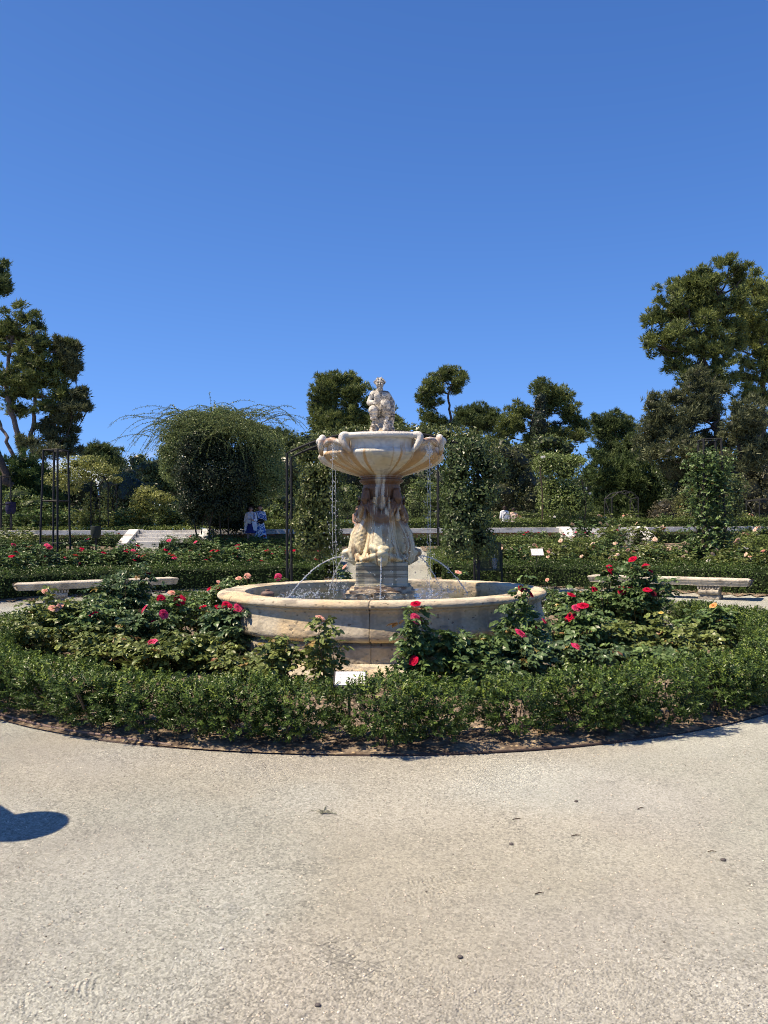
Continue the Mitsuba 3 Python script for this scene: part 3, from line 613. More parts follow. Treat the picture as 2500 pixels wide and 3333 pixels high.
# brown irrigation pipe lying along the edge of the bed
aP = np.linspace(-1.1, -0.30, 90)
rP = 5.015 + 0.02 * np.sin(aP * 5 + 1) + 0.05 * np.exp(-((aP - 0.1) / 0.35) ** 2)
P = np.stack([FC[0] + rP * np.sin(aP), FC[1] - rP * np.cos(aP), 0.019 + 0.010 * np.sin(aP * 17) * np.sin(aP * 6.1)], 1)
k = thing('irrigation_pipe', 'brown irrigation pipe lying along the front left edge of the round bed', 'pipe')
scene[k] = mikit.ply(tube(P, 0.0115, 10), 'mat_pipe', smooth=True)
aP = np.linspace(-0.42, 1.5, 110); rP = 5.055 + 0.012 * np.sin(aP * 9)
P = np.stack([FC[0] + rP * np.sin(aP), FC[1] - rP * np.cos(aP), 0.003 + 0.007 * np.sin(aP * 7.3)], 1)
k = thing('irrigation_pipe', 'thin dark pipe half buried along the front and right edge of the bed', 'pipe')
m = tube(P, 0.010, 8); scene[k] = mikit.ply(m, 'mat_paint', smooth=True, color=flat(m, (0.05, 0.035, 0.032)))  # darker than the left stretch: hedge shade put into the pipe colour

# roses: petals in rings, each petal a small curved patch
def bloom(mb, c, r, face, ca, cb, seed):
    rng = np.random.default_rng(seed); z = unit(np.asarray(face, float)); x = unit(np.cross(z, [0.3, 0.5, 0.81])); y = np.cross(z, x)
    uu, vv = np.meshgrid(np.linspace(-1, 1, 4), np.linspace(0, 1, 4))
    for ring, (n, open_, size) in enumerate([(3, 0.12, 0.42), (4, 0.3, 0.55), (5, 0.55, 0.75), (6, 0.85, 0.95), (6, 1.15, 1.05)]):
        for k in range(n):
            a = 6.283 * (k + 0.5 * ring + 0.3 * rng.random()) / n
            out = 0.10 + 0.75 * open_ * vv ** 1.3 * (0.9 + 0.2 * rng.random()); up = vv * (1.05 - 0.62 * open_) - 0.30 * open_ * np.clip(vv - 0.6, 0, 1) * 2
            wd = (0.30 + 0.32 * np.sin(vv * 2.1)) * size
            X = out * size + 0.10 * (uu ** 2) * -1; Y = uu * wd; Zp = up * size * 0.72 - 0.12
            Y = Y * (1 - 0.1 * vv); jit = rng.normal(size=X.shape) * 0.025
            px = X * math.cos(a) - Y * math.sin(a); py = X * math.sin(a) + Y * math.cos(a)
            v = np.asarray(c) + r * ((px + jit)[..., None] * x + py[..., None] * y + (Zp + jit)[..., None] * z)
            i, j = np.meshgrid(np.arange(3), np.arange(3), indexing='ij'); q = np.stack([i * 4 + j, i * 4 + j + 1, (i + 1) * 4 + j + 1, (i + 1) * 4 + j], -1).reshape(-1, 4)
            mb.add(v.reshape(-1, 3), np.vstack([q[:, [0, 1, 2]], q[:, [0, 2, 3]]]), tones(rng, 1, ca, cb, 0.08)[0])
RED, PINK, PEACH = ((0.50, 0.006, 0.035), (0.62, 0.022, 0.085)), ((0.66, 0.035, 0.14), (0.75, 0.13, 0.24)), ((0.82, 0.42, 0.30), (0.85, 0.52, 0.42))
LEAFS = [((0.055, 0.096, 0.034), (0.125, 0.190, 0.058)), ((0.088, 0.122, 0.034), (0.180, 0.215, 0.060)), ((0.048, 0.088, 0.040), (0.105, 0.160, 0.062))]
def compound(mb, rng, P, out, size, ca, cb, odd=0.06):
    """rose leaves: five toothed leaflets on a drooping stalk, at the points P leaning towards out"""
    m = len(P); out = unit(out); side = unit(np.cross(out, [0, 0, 1.0])); upn = unit(np.cross(side, out))
    upn = unit(upn + 0.35 * rng.normal(size=upn.shape))
    side = np.cross(out, upn)
    size = size * (0.7 + 0.6 * rng.random(m))[:, None]
    c = tones(rng, m, ca, cb, 0.2); w = rng.random(m) < odd
    c[w] = tones(rng, int(w.sum()), (0.28, 0.24, 0.06), (0.20, 0.10, 0.05))
    for along, sgn, sc in ((0.55, 1, 0.8), (0.55, -1, 0.8), (0.95, 1, 0.95), (0.95, -1, 0.95), (1.15, 0, 1.1)):
        q = P + out * size * along * 1.3 - np.array([0, 0, 1.0]) * size * 0.35 * along ** 2
        d = unit(out * (0.55 if sgn else 1) + side * sgn * 0.85 - np.array([0, 0, 0.30]) + 0.22 * rng.normal(size=P.shape))
        L = (size[:, 0] * sc * (0.85 + 0.3 * rng.random(m)))
        mb.leaves(q, d, upn + 0.25 * rng.normal(size=P.shape), L, L * 0.68, c * (0.85 + 0.3 * rng.random((m, 1))), fold=0.13, droop=0.16, big=True)
def rose_bush(label, u, y, top, width, kind, flowers, seed, dense=1.0, name='rose_bush', z0=0.03, size=0.062, r=0.054):
    """a bush standing y metres away under photo column u; top = photo row of its crown; flowers = [(u, v, colour, size, dy)]"""
    rng = np.random.default_rng(seed); base = at(u, 1738, y); base[2] = z0; h = at(u, top, y)[2] - z0
    key = thing(name, label, 'rose bush'); f, st = MB(), MB(); ca, cb = LEAFS[kind]
    fl = [(at(a, b, y + dy), c, s) for a, b, c, s, dy in flowers]
    tips = [p - [0, 0, 0.02] for p, c, s in fl]
    for k in range(int(11 * dense)):
        a = rng.random() * 6.28; q = rng.random() ** 0.6
        tips.append(base + [math.cos(a) * width * q, math.sin(a) * width * q, h * (0.62 + 0.38 * rng.random()) * (1 - 0.25 * q)])
    for i, tp in enumerate(tips):
        b0 = base + [rng.normal() * 0.05, rng.normal() * 0.05, -0.03]
        mid = b0 + (tp - b0) * [0.55, 0.55, 0.45] + rng.normal(size=3) * 0.05
        C = spline(np.array([b0, mid, tp]), 3); R = np.linspace(0.0075, 0.0028, len(C))
        st.mesh(tube(C, R, 5), tones(rng, 1, (0.10, 0.12, 0.035), (0.12, 0.07, 0.045))[0])
        n = int((14 if i >= len(fl) else 18) * (0.8 + 0.5 * rng.random()) * (0.75 + 0.25 * dense))
        s = 0.22 + 0.78 * rng.random(n) ** 0.8; k = (s * (len(C) - 1)).astype(int)
        ang_ = rng.random(n) * 6.28
        o = np.stack([np.cos(ang_), np.sin(ang_), 0.25 + 0.5 * rng.random(n) - 0.25], 1)
        compound(f, rng, C[k] + rng.normal(size=(n, 3)) * 0.008, o, size, ca, cb, 0.015 + 0.025 * (kind == 1))
        kk = len(C) // 2                                              # side twigs fill the bush out
        for _ in range(int(3 * dense)):
            m = rng.integers(kk // 2, len(C)); e = C[m] + unit(rng.normal(size=3) * [1, 1, 0.5] + [0, 0, 0.2]) * (0.12 + 0.14 * rng.random())
            e[2] = max(e[2], z0 + 0.06); st.mesh(tube(np.linspace(C[m], e, 4), [0.003, 0.0025, 0.002, 0.0015], 4), (0.07, 0.09, 0.03))
            n2 = 6; a2 = rng.random(n2) * 6.28
            compound(f, rng, C[m] + (e - C[m]) * rng.random((n2, 1)), np.stack([np.cos(a2), np.sin(a2), rng.random(n2) * 0.5 - 0.1], 1), size, ca, cb, 0.015 + 0.025 * (kind == 1))
    f.put('foliage', 'mat_leaf', key); st.put('canes', 'mat_wood', key)
    for i, (p, c, s) in enumerate(fl):
        b = MB(); to = unit(EYE + [rng.normal() * 4, 0, 6 + rng.normal() * 2.5] - p) if i % 3 else unit(np.array([rng.normal() * 0.6, -0.4, 1.0]))
        bloom(b, p + unit(EYE - p) * 0.05, r * s, to, *c, seed * 31 + i); b.put('rose', 'mat_petal', key)
    return key
B3 = [ # label, u, y, top, width, leaf kind, [(u, v, colour, size, dy)], density
 ('rose bush with a full pale pink double bloom at the far left of the bed', 190, 9.9, 1925, 0.42, 1, [(174, 1980, PEACH, 1.25, -.2), (194, 1972, PEACH, 1.0, -.1), (147, 1922, PEACH, 0.8, 0)], 1.3),
 ('low rose bush spreading over the hedge at the far left, without blooms', 120, 9.3, 1990, 0.40, 1, [], 1.0),
 ('rose bush with one small red bloom, in front of the left bench', 310, 9.8, 1925, 0.42, 0, [(303, 1997, RED, 0.95, -.3)], 1.5),
 ('tall dark leafy rose bush without open blooms, before the middle of the left bench', 400, 10.6, 1850, 0.45, 2, [(483, 1865, ((0.10, 0.01, 0.02), (0.2, 0.02, 0.04)), 0.6, 0)], 2.0),
 ('rose bush with a big magenta bloom and a bud, left of the basin', 480, 9.5, 1965, 0.36, 2, [(469, 1982, PINK, 1.25, -.2), (499, 2024, RED, 0.6, -.2), (533, 1999, PINK, 1.1, -.2)], 1.4),
 ('rose bush with two red blooms beside a peach one, left of the basin', 560, 10.0, 1925, 0.40, 0, [(559, 1928, PEACH, 1.0, 0), (525, 1949, RED, 1.05, -.1), (584, 1953, RED, 1.35, -.2)], 1.5),
 ('rose bush with two red buds, touching the left end of the basin rim', 690, 10.6, 1915, 0.36, 0, [(683, 1915, RED, 0.9, 0), (710, 1911, RED, 0.8, 0), (711, 1893, PEACH, 0.5, 0), (661, 1975, RED, 0.95, -.4)], 1.4),
 ('rose bush with three red blooms in a row against the basin wall', 735, 9.0, 1975, 0.33, 2, [(712, 1976, RED, 0.95, 0), (738, 1970, RED, 1.15, 0), (776, 1980, PINK, 1.2, 0)], 1.4),
 ('low rose bush with a single pink bloom near the hedge, front left', 495, 8.2, 2085, 0.38, 1, [(493, 2089, PINK, 1.2, 0)], 1.3),
 ('yellowing rose bush without blooms behind the hedge, front left', 330, 8.5, 2050, 0.42, 1, [], 1.5),
 ('spreading rose bush with browned leaves below the three red blooms', 640, 8.4, 2060, 0.42, 1, [], 1.7),
 ('dark rose bush without blooms at the foot of the left basin wall', 780, 7.9, 2120, 0.30, 1, [], 1.1),
 ('lean rose bush without blooms, left one of two before the basin front', 930, 7.35, 2010, 0.17, 1, [], 0.75),
 ('lean rose bush with one peach bloom before the basin front', 1070, 7.25, 2015, 0.19, 1, [(1043, 2012, PEACH, 0.95, 0)], 0.7),
 ('tall slim rose bush with red and pink blooms one above the other before the basin', 1370, 7.2, 1975, 0.17, 0, [(1353, 1964, RED, 0.95, 0), (1356, 2013, PINK, 1.15, -.1), (1345, 2149, RED, 0.95, -.15), (1342, 2068, RED, 0.5, 0)], 1.0),
 ('broad-leaved rose bush without blooms, front right of the basin', 1500, 7.3, 2040, 0.33, 0, [], 1.5),
 ('rose bush with red bloom and bud reaching over the right end of the basin', 1690, 8.1, 1935, 0.22, 0, [(1724, 1928, RED, 1.2, 0), (1697, 1915, RED, 0.7, 0), (1737, 2045, RED, 0.7, 0.1)], 1.1),
 ('rose bush with a bright pink bloom low before the right end of the basin', 1680, 7.5, 2060, 0.34, 2, [(1698, 2062, PINK, 1.25, 0)], 1.4),
 ('rose bush with two red blooms and a half open pink one, right of the basin', 1870, 8.9, 1960, 0.36, 0, [(1897, 1970, RED, 1.25, 0), (1875, 1978, PINK, 0.9, 0), (1856, 2008, RED, 1.15, -.1), (1773, 2024, PINK, 0.95, -.2)], 1.5),
 ('rose bush with a flat pink bloom near the hedge, front right', 1880, 8.0, 2090, 0.38, 2, [(1882, 2105, PINK, 1.3, -.1)], 1.5),
 ('rose bush with two small red blooms behind the right end of the basin', 1880, 10.9, 1905, 0.40, 0, [(1860, 1935, RED, 1.05, -.2), (1934, 1918, RED, 0.95, 0), (1781, 1887, PEACH, 0.6, .5)], 1.6),
 ('tall rose bush with a double red bloom above the left end of the right bench', 1990, 10.8, 1860, 0.36, 0, [(1985, 1860, RED, 1.15, 0), (1984, 1847, RED, 0.9, 0.05), (2025, 1922, RED, 1.2, -.2), (2056, 1913, RED, 0.8, -.2)], 1.7),
 ('tallest rose bush, its three red blooms standing out before the right bench', 2085, 10.6, 1850, 0.40, 0, [(2058, 1819, RED, 1.15, 0), (2103, 1847, RED, 1.1, 0), (2114, 1862, RED, 0.85, 0), (2107, 1919, RED, 1.15, -.3), (2129, 1933, ((0.1, 0.01, 0.02), (0.2, 0.03, 0.04)), 0.7, -.3)], 1.8),
 ('yellowish rose bush without blooms in the middle of the right bed', 2020, 8.9, 2020, 0.45, 1, [], 2.0),
 ('bronze tinted rose bush with bare canes showing at the right end of the bed', 2200, 9.0, 2030, 0.45, 1, [(2152, 1994, ((0.7, 0.5, 0.1), (0.75, 0.6, 0.2)), 0.5, 0)], 1.6),
 ('low rose bush with an orange bloom at the right edge of the bed', 2300, 9.9, 1985, 0.40, 0, [(2321, 1970, ((0.8, 0.35, 0.12), (0.85, 0.5, 0.2)), 0.9, 0)], 1.3),
 ('low dark rose bush without blooms at the front right, close to the hedge', 2100, 8.2, 2100, 0.40, 0, [], 1.3),
 ('small rose bush without blooms behind the hedge, right of the broad-leaved bush', 1590, 7.05, 2130, 0.28, 0, [], 1.2),
 ('rose bush without blooms directly behind the basin, left of the centre path', 1130, 13.6, 1850, 0.35, 0, [(1121, 1844, PEACH, 1.0, 0)], 0.9),
 ('rose bush without open blooms directly behind the basin, right of the centre path', 1520, 13.6, 1885, 0.40, 0, [(1492, 1862, PEACH, 1.2, 0)], 1.0),
 ('rose bush with pink blooms behind the left part of the basin rim', 800, 13.2, 1870, 0.42, 0, [(777, 1881, PEACH, 1.1, 0), (805, 1875, PEACH, 1.1, 0), (905, 1878, PINK, 1.2, 0)], 1.2)]
for n, (lab, u, y, top, wd, kind, fl, dense) in enumerate(B3):
    rose_bush(lab, u, y, top, wd, kind, fl, 500 + n, dense)

# signs, benches, bins
def sign(label, u, y, ztop, w, d, z0, tilt=28, lines=True):
    key = thing('plant_sign', label, 'sign'); c = at(u, 1738, y)
    a = math.radians(tilt); R = trimesh.transformations.rotation_matrix(math.pi / 2 - a - math.radians(34), [1, 0, 0])
    def lay(m): m.apply_transform(R); m.apply_translation((c[0], c[1], ztop)); return m
    solid('board', lay(box((0, 0, 0), (w, d, 0.010))), (0.03, 0.03, 0.03), key)
    solid('panel', lay(box((0, 0, 0.0065), (w - 0.026, d - 0.026, 0.005))), (0.62, 0.62, 0.61), key)
    if True:
        L = [box((-0.02, y_ * d / 0.18, 0.0094), (w * k_, 0.005, 0.001)) for y_, k_ in ((0.055, 0.4), (0.03, 0.62), (0.0, 0.55), (-0.03, 0.6))] if not lines else [box((0, y_, 0.0095), (w - 0.03, 0.0022, 0.001)) for y_ in (0.045, 0.012, -0.02)] + [box((x, 0, 0.0096), (0.0022, d - 0.03, 0.001)) for x in (-0.07, 0.075)]
        solid('printed_grid', lay(cat(L)), (0.25, 0.25, 0.27), key, kind='stuff', label='thin grey printed lines')
    solid('post', tube([(c[0] - 0.01, c[1] + 0.02, z0 - 0.1), (c[0] - 0.01, c[1] + 0.02, ztop - 0.01)], 0.011, 10), (0.05, 0.05, 0.045), key, smooth=True)
    return key
sign('white plant sign in a thin black frame standing in the front hedge', 1138, 5.66, 0.44, 0.245, 0.18, 0.02)
sign('white tilted plant sign on a dark post right of the wire litter bin', 1748, 20.6, 0.99, 0.35, 0.26, 0.35, 10, False)

def bench(label, sx):
    """stone bench: moulded slab on two carved supports; sx = +1 right, -1 left (mirror image)"""
    key = thing('stone_bench', label, 'bench')
    p1, p0 = np.array([4.92, 18.70]), np.array([7.86, 16.60])            # front edge, far end to near end
    e = unit(p0 - p1); L = 3.60; nrm = np.array([e[1], -e[0]])          # nrm points towards the fountain
    if nrm @ (FC - p0) < 0: nrm = -nrm
    yaw = math.atan2(e[1], e[0]); mid = (p0 + p1) / 2 - nrm * 0.27
    def lay(m):
        m.apply_transform(trimesh.transformations.rotation_matrix(yaw, [0, 0, 1])); m.apply_translation((mid[0], mid[1], 0))
        if sx < 0: m.vertices = np.asarray(m.vertices) * [-1, 1, 1] + [2 * FC[0], 0, 0]; m.faces = np.asarray(m.faces)[:, ::-1]
        return m
    pr = chaikin([(0.0, 0.47), (0.24, 0.475), (0.272, 0.46), (0.28, 0.435), (0.272, 0.412), (0.262, 0.405), (0.262, 0.392), (0.258, 0.375), (0.235, 0.325), (0.235, 0.312)], 1)
    rings = []
    half = L / 2
    for d, z in pr:
        o = 0.28 - d; rings.append([(-half + o, -0.28 + o, z), (half - o, -0.28 + o, z), (half - o, 0.28 - o, z), (-half + o, 0.28 - o, z)])
    rings[0] = [(-half + 0.28, -1e-4, 0.475), (half - 0.28, -1e-4, 0.475), (half - 0.28, 1e-4, 0.475), (-half + 0.28, 1e-4, 0.475)]
    v = np.array(rings).reshape(-1, 3); q = np.array([(i * 4 + j, i * 4 + (j + 1) % 4, (i + 1) * 4 + (j + 1) % 4, (i + 1) * 4 + j) for i in range(len(rings) - 1) for j in range(4)])
    n = (len(rings) - 1) * 4; f = np.vstack([q[:, [0, 2, 1]], q[:, [0, 3, 2]], [[0, 1, 2], [0, 2, 3]], [[n, n + 2, n + 1], [n, n + 3, n + 2]]])
    sl = trimesh.Trimesh(v, f, process=False); trimesh.repair.fix_normals(sl)
    add('seat', lay(sl), 'mat_bench', key, smooth=35)
    s = 1 if nrm @ np.array([-math.sin(yaw), math.cos(yaw)]) > 0 else -1  # local side that faces the fountain
    for x in (-0.95, 0.95):
        sup = add('support', lay(cat([box((x, -0.02 * s, 0.20), (0.40, 0.30, 0.26), bevel=0.01), box((x, -0.01 * s, 0.04), (0.46, 0.36, 0.09), bevel=0.015), box((x, 0, 0.30), (0.50, 0.36, 0.03), bevel=0.006)])), 'mat_bench', key)
        for k in range(8):
            add('dentil', lay(box((x - 0.215 + k * 0.0615, 0.185 * s, 0.262), (0.036, 0.05, 0.055), bevel=0.004)), 'mat_bench', sup)
        b = lathe([(0.0, -0.21), (0.055, -0.21), (0.06, -0.17), (0.045, -0.12), (0.05, -0.08), (0.066, -0.05), (0.05, -0.03), (0.055, -0.005), (0.055, 0.02), (0.066, 0.05), (0.07, 0.09), (0.05, 0.15), (0.06, 0.18), (0.055, 0.21), (0.0, 0.21)], 20)
        b.apply_transform(trimesh.transformations.rotation_matrix(math.pi / 2, [0, 1, 0])); b.apply_translation((x, 0.165 * s, 0.175))
        add('baluster', lay(b), 'mat_bench', sup, smooth=40)
    return key
bench('pale stone bench with dentils on its support, right of the fountain', 1)
bench('pale stone bench half hidden behind roses, left of the fountain', -1)

# wire litter bin with a plastic cup
k = thing('litter_bin', 'dark green wire mesh litter bin on two posts behind the basin', 'litter bin'); c = at(1593, 1738, 20.0); bx_, by_ = c[0], c[1]
for s in (-1, 1):
    solid('post', cat([box((bx_ + s * 0.315, by_, 0.53), (0.045, 0.045, 1.06)), box((bx_ + s * 0.29, by_, 0.95), (0.05, 0.03, 0.03))]), (0.016, 0.02, 0.017), k)
fr = [box((bx_, by_ + e * 0.19, z), (0.56, 0.02, 0.03)) for e in (-1, 1) for z in (0.56, 1.25)] + [box((bx_ + e * 0.27, by_, z), (0.02, 0.38, 0.03)) for e in (-1, 1) for z in (0.56, 1.25)]
fr += [box((bx_ + a * 0.27, by_ + b * 0.19, 0.905), (0.022, 0.022, 0.7)) for a in (-1, 1) for b in (-1, 1)] + [box((bx_, by_, 0.555), (0.54, 0.38, 0.012))]
solid('frame', cat(fr), (0.02, 0.03, 0.024), k)
ms = []
for e in (-1, 1):
    for t in np.linspace(-0.26, 0.26, 27): ms.append(box((bx_ + t, by_ + e * 0.19, 0.905), (0.006, 0.004, 0.68)))
    for t in np.linspace(0.58, 1.23, 26): ms.append(box((bx_, by_ + e * 0.192, t), (0.54, 0.004, 0.006)))
    for t in np.linspace(-0.18, 0.18, 16): ms.append(box((bx_ + e * 0.27, by_ + t, 0.905), (0.004, 0.006, 0.68)))
    for t in np.linspace(0.58, 1.23, 20): ms.append(box((bx_ + e * 0.272, by_, t), (0.004, 0.37, 0.006)))
solid('wire_mesh', cat(ms), (0.02, 0.035, 0.028), k, kind='stuff', label='dark green woven wire sides')
k = thing('plastic_cup', 'tall white plastic cup with a straw thrown into the wire litter bin', 'cup'); cx_, cy_ = bx_ + 0.115, by_ - 0.10
solid('cup', lathe([(0.0, 0.565), (0.045, 0.565), (0.07, 0.83), (0.074, 0.83), (0.074, 0.84), (0.03, 0.855), (0.0, 0.856)], 24, c=(cx_, cy_)), (0.75, 0.76, 0.78), k, smooth=40)
solid('straw', tube([(cx_, cy_, 0.85), (cx_ - 0.005, cy_, 0.96)], 0.008, 8), (0.8, 0.8, 0.8), k, smooth=True)
def post_bin(label, u, y, v0, v1, w, col):
    k = thing('litter_bin', label, 'litter bin'); a, b = at(u, v0, y), at(u, v1, y)
    pr = [(0, a[2]), (w * 0.46, a[2]), (w * 0.5, a[2] - 0.03), (w * 0.5, b[2] + 0.14), (w * 0.36, b[2]), (0, b[2])]
    solid('body', lathe(pr[::-1], 24, c=(a[0], y)), col, k, smooth=35)
    solid('post', tube([(a[0], y + 0.02, tz(a[0], y) - 0.2), (a[0], y + 0.02, b[2] + 0.05)], 0.035, 10), (0.02, 0.02, 0.02), k, smooth=True)
post_bin('dark green litter bin on a post left of the stone steps', 312, 25.5, 1712, 1752, 0.33, (0.018, 0.025, 0.02))
post_bin('navy blue rounded litter bin behind the leftmost iron obelisk', 35, 30.6, 1634, 1673, 0.38, (0.012, 0.012, 0.045))

# small things lying on the sand
rng = np.random.default_rng(77)
def ground_at(u, v):
    d = fwd + rgt * (u - CX) / F + upv * (CY - v) / F; t = -1.5 / d[2]; return EYE + d * t
for (u, v, r, lab) in [(1035, 3275, 0.009, 'grey pebble on the sand nearest the front edge of the picture'), (2355, 2802, 0.012, 'dark pebble on the sand at the right'), (1665, 2750, 0.009, 'small dark stone beside an ochre stain on the sand'), (1498, 3118, 0.009, 'small grey stone in the sand near the lower middle'), (720, 3090, 0.008, 'pale pebble low on the sand, left of the middle'), (1876, 2610, 0.009, 'brown pebble on the sand below the right side of the hedge')]:
    p = ground_at(u, v); s = trimesh.creation.icosphere(2, r); s.apply_scale([1.2, 0.9, 0.7]); rough(s, r * 0.25, 60, int(u)); s.apply_translation(p + [0, 0, r * 0.4])
    k = thing('pebble', lab, 'pebble'); scene[k] = mikit.ply(s, 'mat_paint', smooth=True, color=flat(s, (0.09, 0.08, 0.075) if 'pale' not in lab else (0.5, 0.46, 0.4)))
for (u, v, l, a, lab) in [(1875, 2723, 0.05, 0.1, 'short dark twig on the sand in the middle right'), (2318, 2775, 0.04, 0.0, 'dark twig lying beside the dark pebble on the right'), (1682, 2669, 0.05, 0.25, 'thin twig on the sand below the basin'), (2085, 2634, 0.045, 0.5, 'slanting twig on the sand at the upper right'), (1755, 2912, 0.04, 0.2, 'thin dry twig on the sand right of the middle')]:
    p = ground_at(u, v); d = np.array([math.cos(a), math.sin(a), 0]) * l / 2
    k = thing('twig', lab, 'twig'); s = tube([p - d + [0, 0, .004], p + [0, 0.004, .007], p + d + [0, 0, .005]], [0.002, 0.003, 0.0015], 6); scene[k] = mikit.ply(s, 'mat_paint', smooth=True, color=flat(s, (0.06, 0.045, 0.03)))
p = ground_at(1052, 2646); mb = MB(); n = 26; a = rng.random(n) * 6.28
mb.leaves(np.tile(p + [0, 0, 0.004], (n, 1)) + rng.normal(size=(n, 3)) * [0.028, 0.018, 0.002], np.stack([np.cos(a), np.sin(a), 0.25 + 0 * a], 1), np.tile([0, 0, 1.0], (n, 1)), 0.020, 0.007, tones(rng, n, (0.10, 0.11, 0.08), (0.17, 0.17, 0.12)))
k = thing('weed', 'small grey green weed sprig flattened on the open sand', 'weed'); mb.v[0].reshape(n, 4, 3)[:, 0] = p + [0, 0, 0.004]; m, c = mb.get(); m.merge_vertices() if False else None; scene[k] = mikit.ply(m, 'mat_leaf', color=c)
# loose grit
mb = MB(); n = 6400; yv = 1.9 + 3.6 * rng.random(n) ** 1.3; xv = (rng.random(n) - 0.5) * 1.25 * yv
ico = trimesh.creation.icosphere(0, 1.0)
s = 0.0016 + 0.0035 * rng.random(n) ** 3
V = ico.vertices[None] * s[:, None, None] * (0.7 + 0.6 * rng.random((n, 12, 1))) * [1, 1, 0.7] + np.stack([xv, yv, s * 0.3], 1)[:, None]
mb.add(V.reshape(-1, 3), (np.arange(n)[:, None, None] * 12 + ico.faces).reshape(-1, 3), np.repeat(tones(rng, n, (0.42, 0.36, 0.28), (0.62, 0.57, 0.49)) * np.where(rng.random((n, 1)) < 0.07, 0.3, 1), 12, 0))
key = mb.put('gravel', 'mat_paint'); tag(key, 'loose pale grit scattered over the sand', 'gravel', kind='stuff')
# fallen leaves and petals under the hedge
mb = MB(); n = 900; a = (rng.random(n) - 0.5) * 3.0; r = 4.55 + 0.36 * rng.random(n); th = rng.random(n) * 6.28
mb.leaves(np.stack([FC[0] + r * np.sin(a), FC[1] - r * np.cos(a), 0.045 + 0.012 * rng.random(n)], 1), np.stack([np.cos(th), np.sin(th), 0.3 * rng.normal(size=n)], 1), np.tile([0, 0, 1.0], (n, 1)) + 0.4 * rng.normal(size=(n, 3)), 0.022 + 0.02 * rng.random(n), 0.014, tones(rng, n, (0.34, 0.25, 0.13), (0.14, 0.09, 0.05)))
key = mb.put('leaf_litter', 'mat_leaf'); tag(key, 'dry brown leaves scattered on the soil under the low hedge', 'leaf litter', kind='stuff')

# ------------------------------------------------------------------ iron obelisks, arches
IRON = (0.013, 0.014, 0.016)
def bar(a, b, w=0.03): return tube([a, b], w / 2 * 1.2, 4)
def obelisk(label, u, y, top, rails, wb, wt, yaw, z0):
    key = thing('iron_obelisk', label, 'obelisk'); c = at(u, 1738, y); zt = at(u, top, y)[2]
    def corner(k, z):
        w = wb + (wt - wb) * (z - z0) / (zt - z0); a = yaw + k * math.pi / 2
        return np.array([c[0] + w * math.cos(a), y + w * math.sin(a), z])
    for k in range(4): solid('leg', bar(corner(k, z0 - 0.1), corner(k, zt), 0.05), IRON, key)
    for v in [top] + rails:
        z = at(u, v, y)[2] - (0.0 if v == top else 0)
        solid('rail', cat([bar(corner(k, z), corner(k + 1, z), 0.034) for k in range(4)]), IRON, key)
    return key, corner, zt
ob_l = obelisk('tall bare black iron obelisk behind the left bench', 180, 20.8, 1466, [1631, 1768], 0.40, 0.31, 0.55, 0.35)
ob_f = obelisk('distant bare iron obelisk cut by the left edge of the picture', 2, 30.3, 1552, [1642, 1720], 0.42, 0.33, 0.5, 1.0)
ob_r, rc, rz_ = obelisk('black iron obelisk overgrown by a climbing rose behind the right bench', 2315, 20.8, 1432, [1588, 1750], 0.42, 0.32, 0.7, 0.35)

def cloud(mb, rng, c, r, n, leaf, ca, cb, shell=0.55, aspect=0.6, up=0.35, flatten=None, lump=0.42):
    """leaves through the outer part of an uneven ellipsoid"""
    d = sphere_dirs(rng, n); c, r = np.asarray(c, float), np.broadcast_to(np.asarray(r, float), 3)
    k = (1 - lump / 2 + lump * 1.3 * vfbm(d * 2.3 + c * 1.7, 2)) * (1 - shell * rng.random(n) ** 2.0)
    P = c + d * k[:, None] * r
    if flatten is not None: P[:, 2] = np.maximum(P[:, 2], flatten + 0.1 * rng.random(n))
    N = unit(d * [1, 1, 0.8] + [0, 0, up] + 0.55 * rng.normal(size=(n, 3)))
    D = unit(np.cross(N, rng.normal(size=(n, 3))) - [0, 0, 0.25])
    L = leaf * (0.7 + 0.6 * rng.random(n))
    t = vnoise(P * 1.6)[:, None] * 0.7 + 0.3 * rng.random((n, 1))
    C = (np.asarray(ca) * (1 - t) + np.asarray(cb) * t) * (0.8 + 0.4 * rng.random((n, 1)))
    mb.leaves(P, D, N, L, L * aspect, C)
def slab_leaves(mb, rng, lo, hi, n, leaf, ca, cb, f=None, aspect=0.6):
    """leaves in the skin of a box lo..hi (in local axes), carried to the garden by f"""
    lo, hi = np.array(lo, float), np.array(hi, float); s = hi - lo
    P = lo + s * rng.random((n, 3)); ar = np.array([s[1] * s[2], s[0] * s[2], s[0] * s[1]])
    ax = rng.choice(3, n, p=ar / ar.sum()); sg = rng.random(n) < 0.5; i = np.arange(n)
    sg[(ax == 2)] = True
    depth = 0.16 * rng.random(n) ** 1.5 - 0.05 * (rng.random(n) < 0.12) - 0.035 * vnoise(P * 4) * 2
    P[i, ax] = np.where(sg, hi[ax] - depth, lo[ax] + depth)
    N = np.zeros((n, 3)); N[i, ax] = np.where(sg, 1, -1)
    N = unit(N + [0, 0, 0.3] + 0.55 * rng.normal(size=(n, 3))); D = unit(np.cross(N, rng.normal(size=(n, 3))) + [0, 0, 0.5])
    if f is not None: P, N, D = f(P, N, D)
    L = leaf * (0.7 + 0.6 * rng.random(n)); t = (vnoise(P * 2.6)[:, None] * 0.6 + 0.4 * rng.random((n, 1))) ** 1.2 * 1.25
    mb.leaves(P, D, N, L, L * aspect, (np.asarray(ca) * (1 - t) + np.asarray(cb) * t) * (0.8 + 0.4 * rng.random((n, 1))))

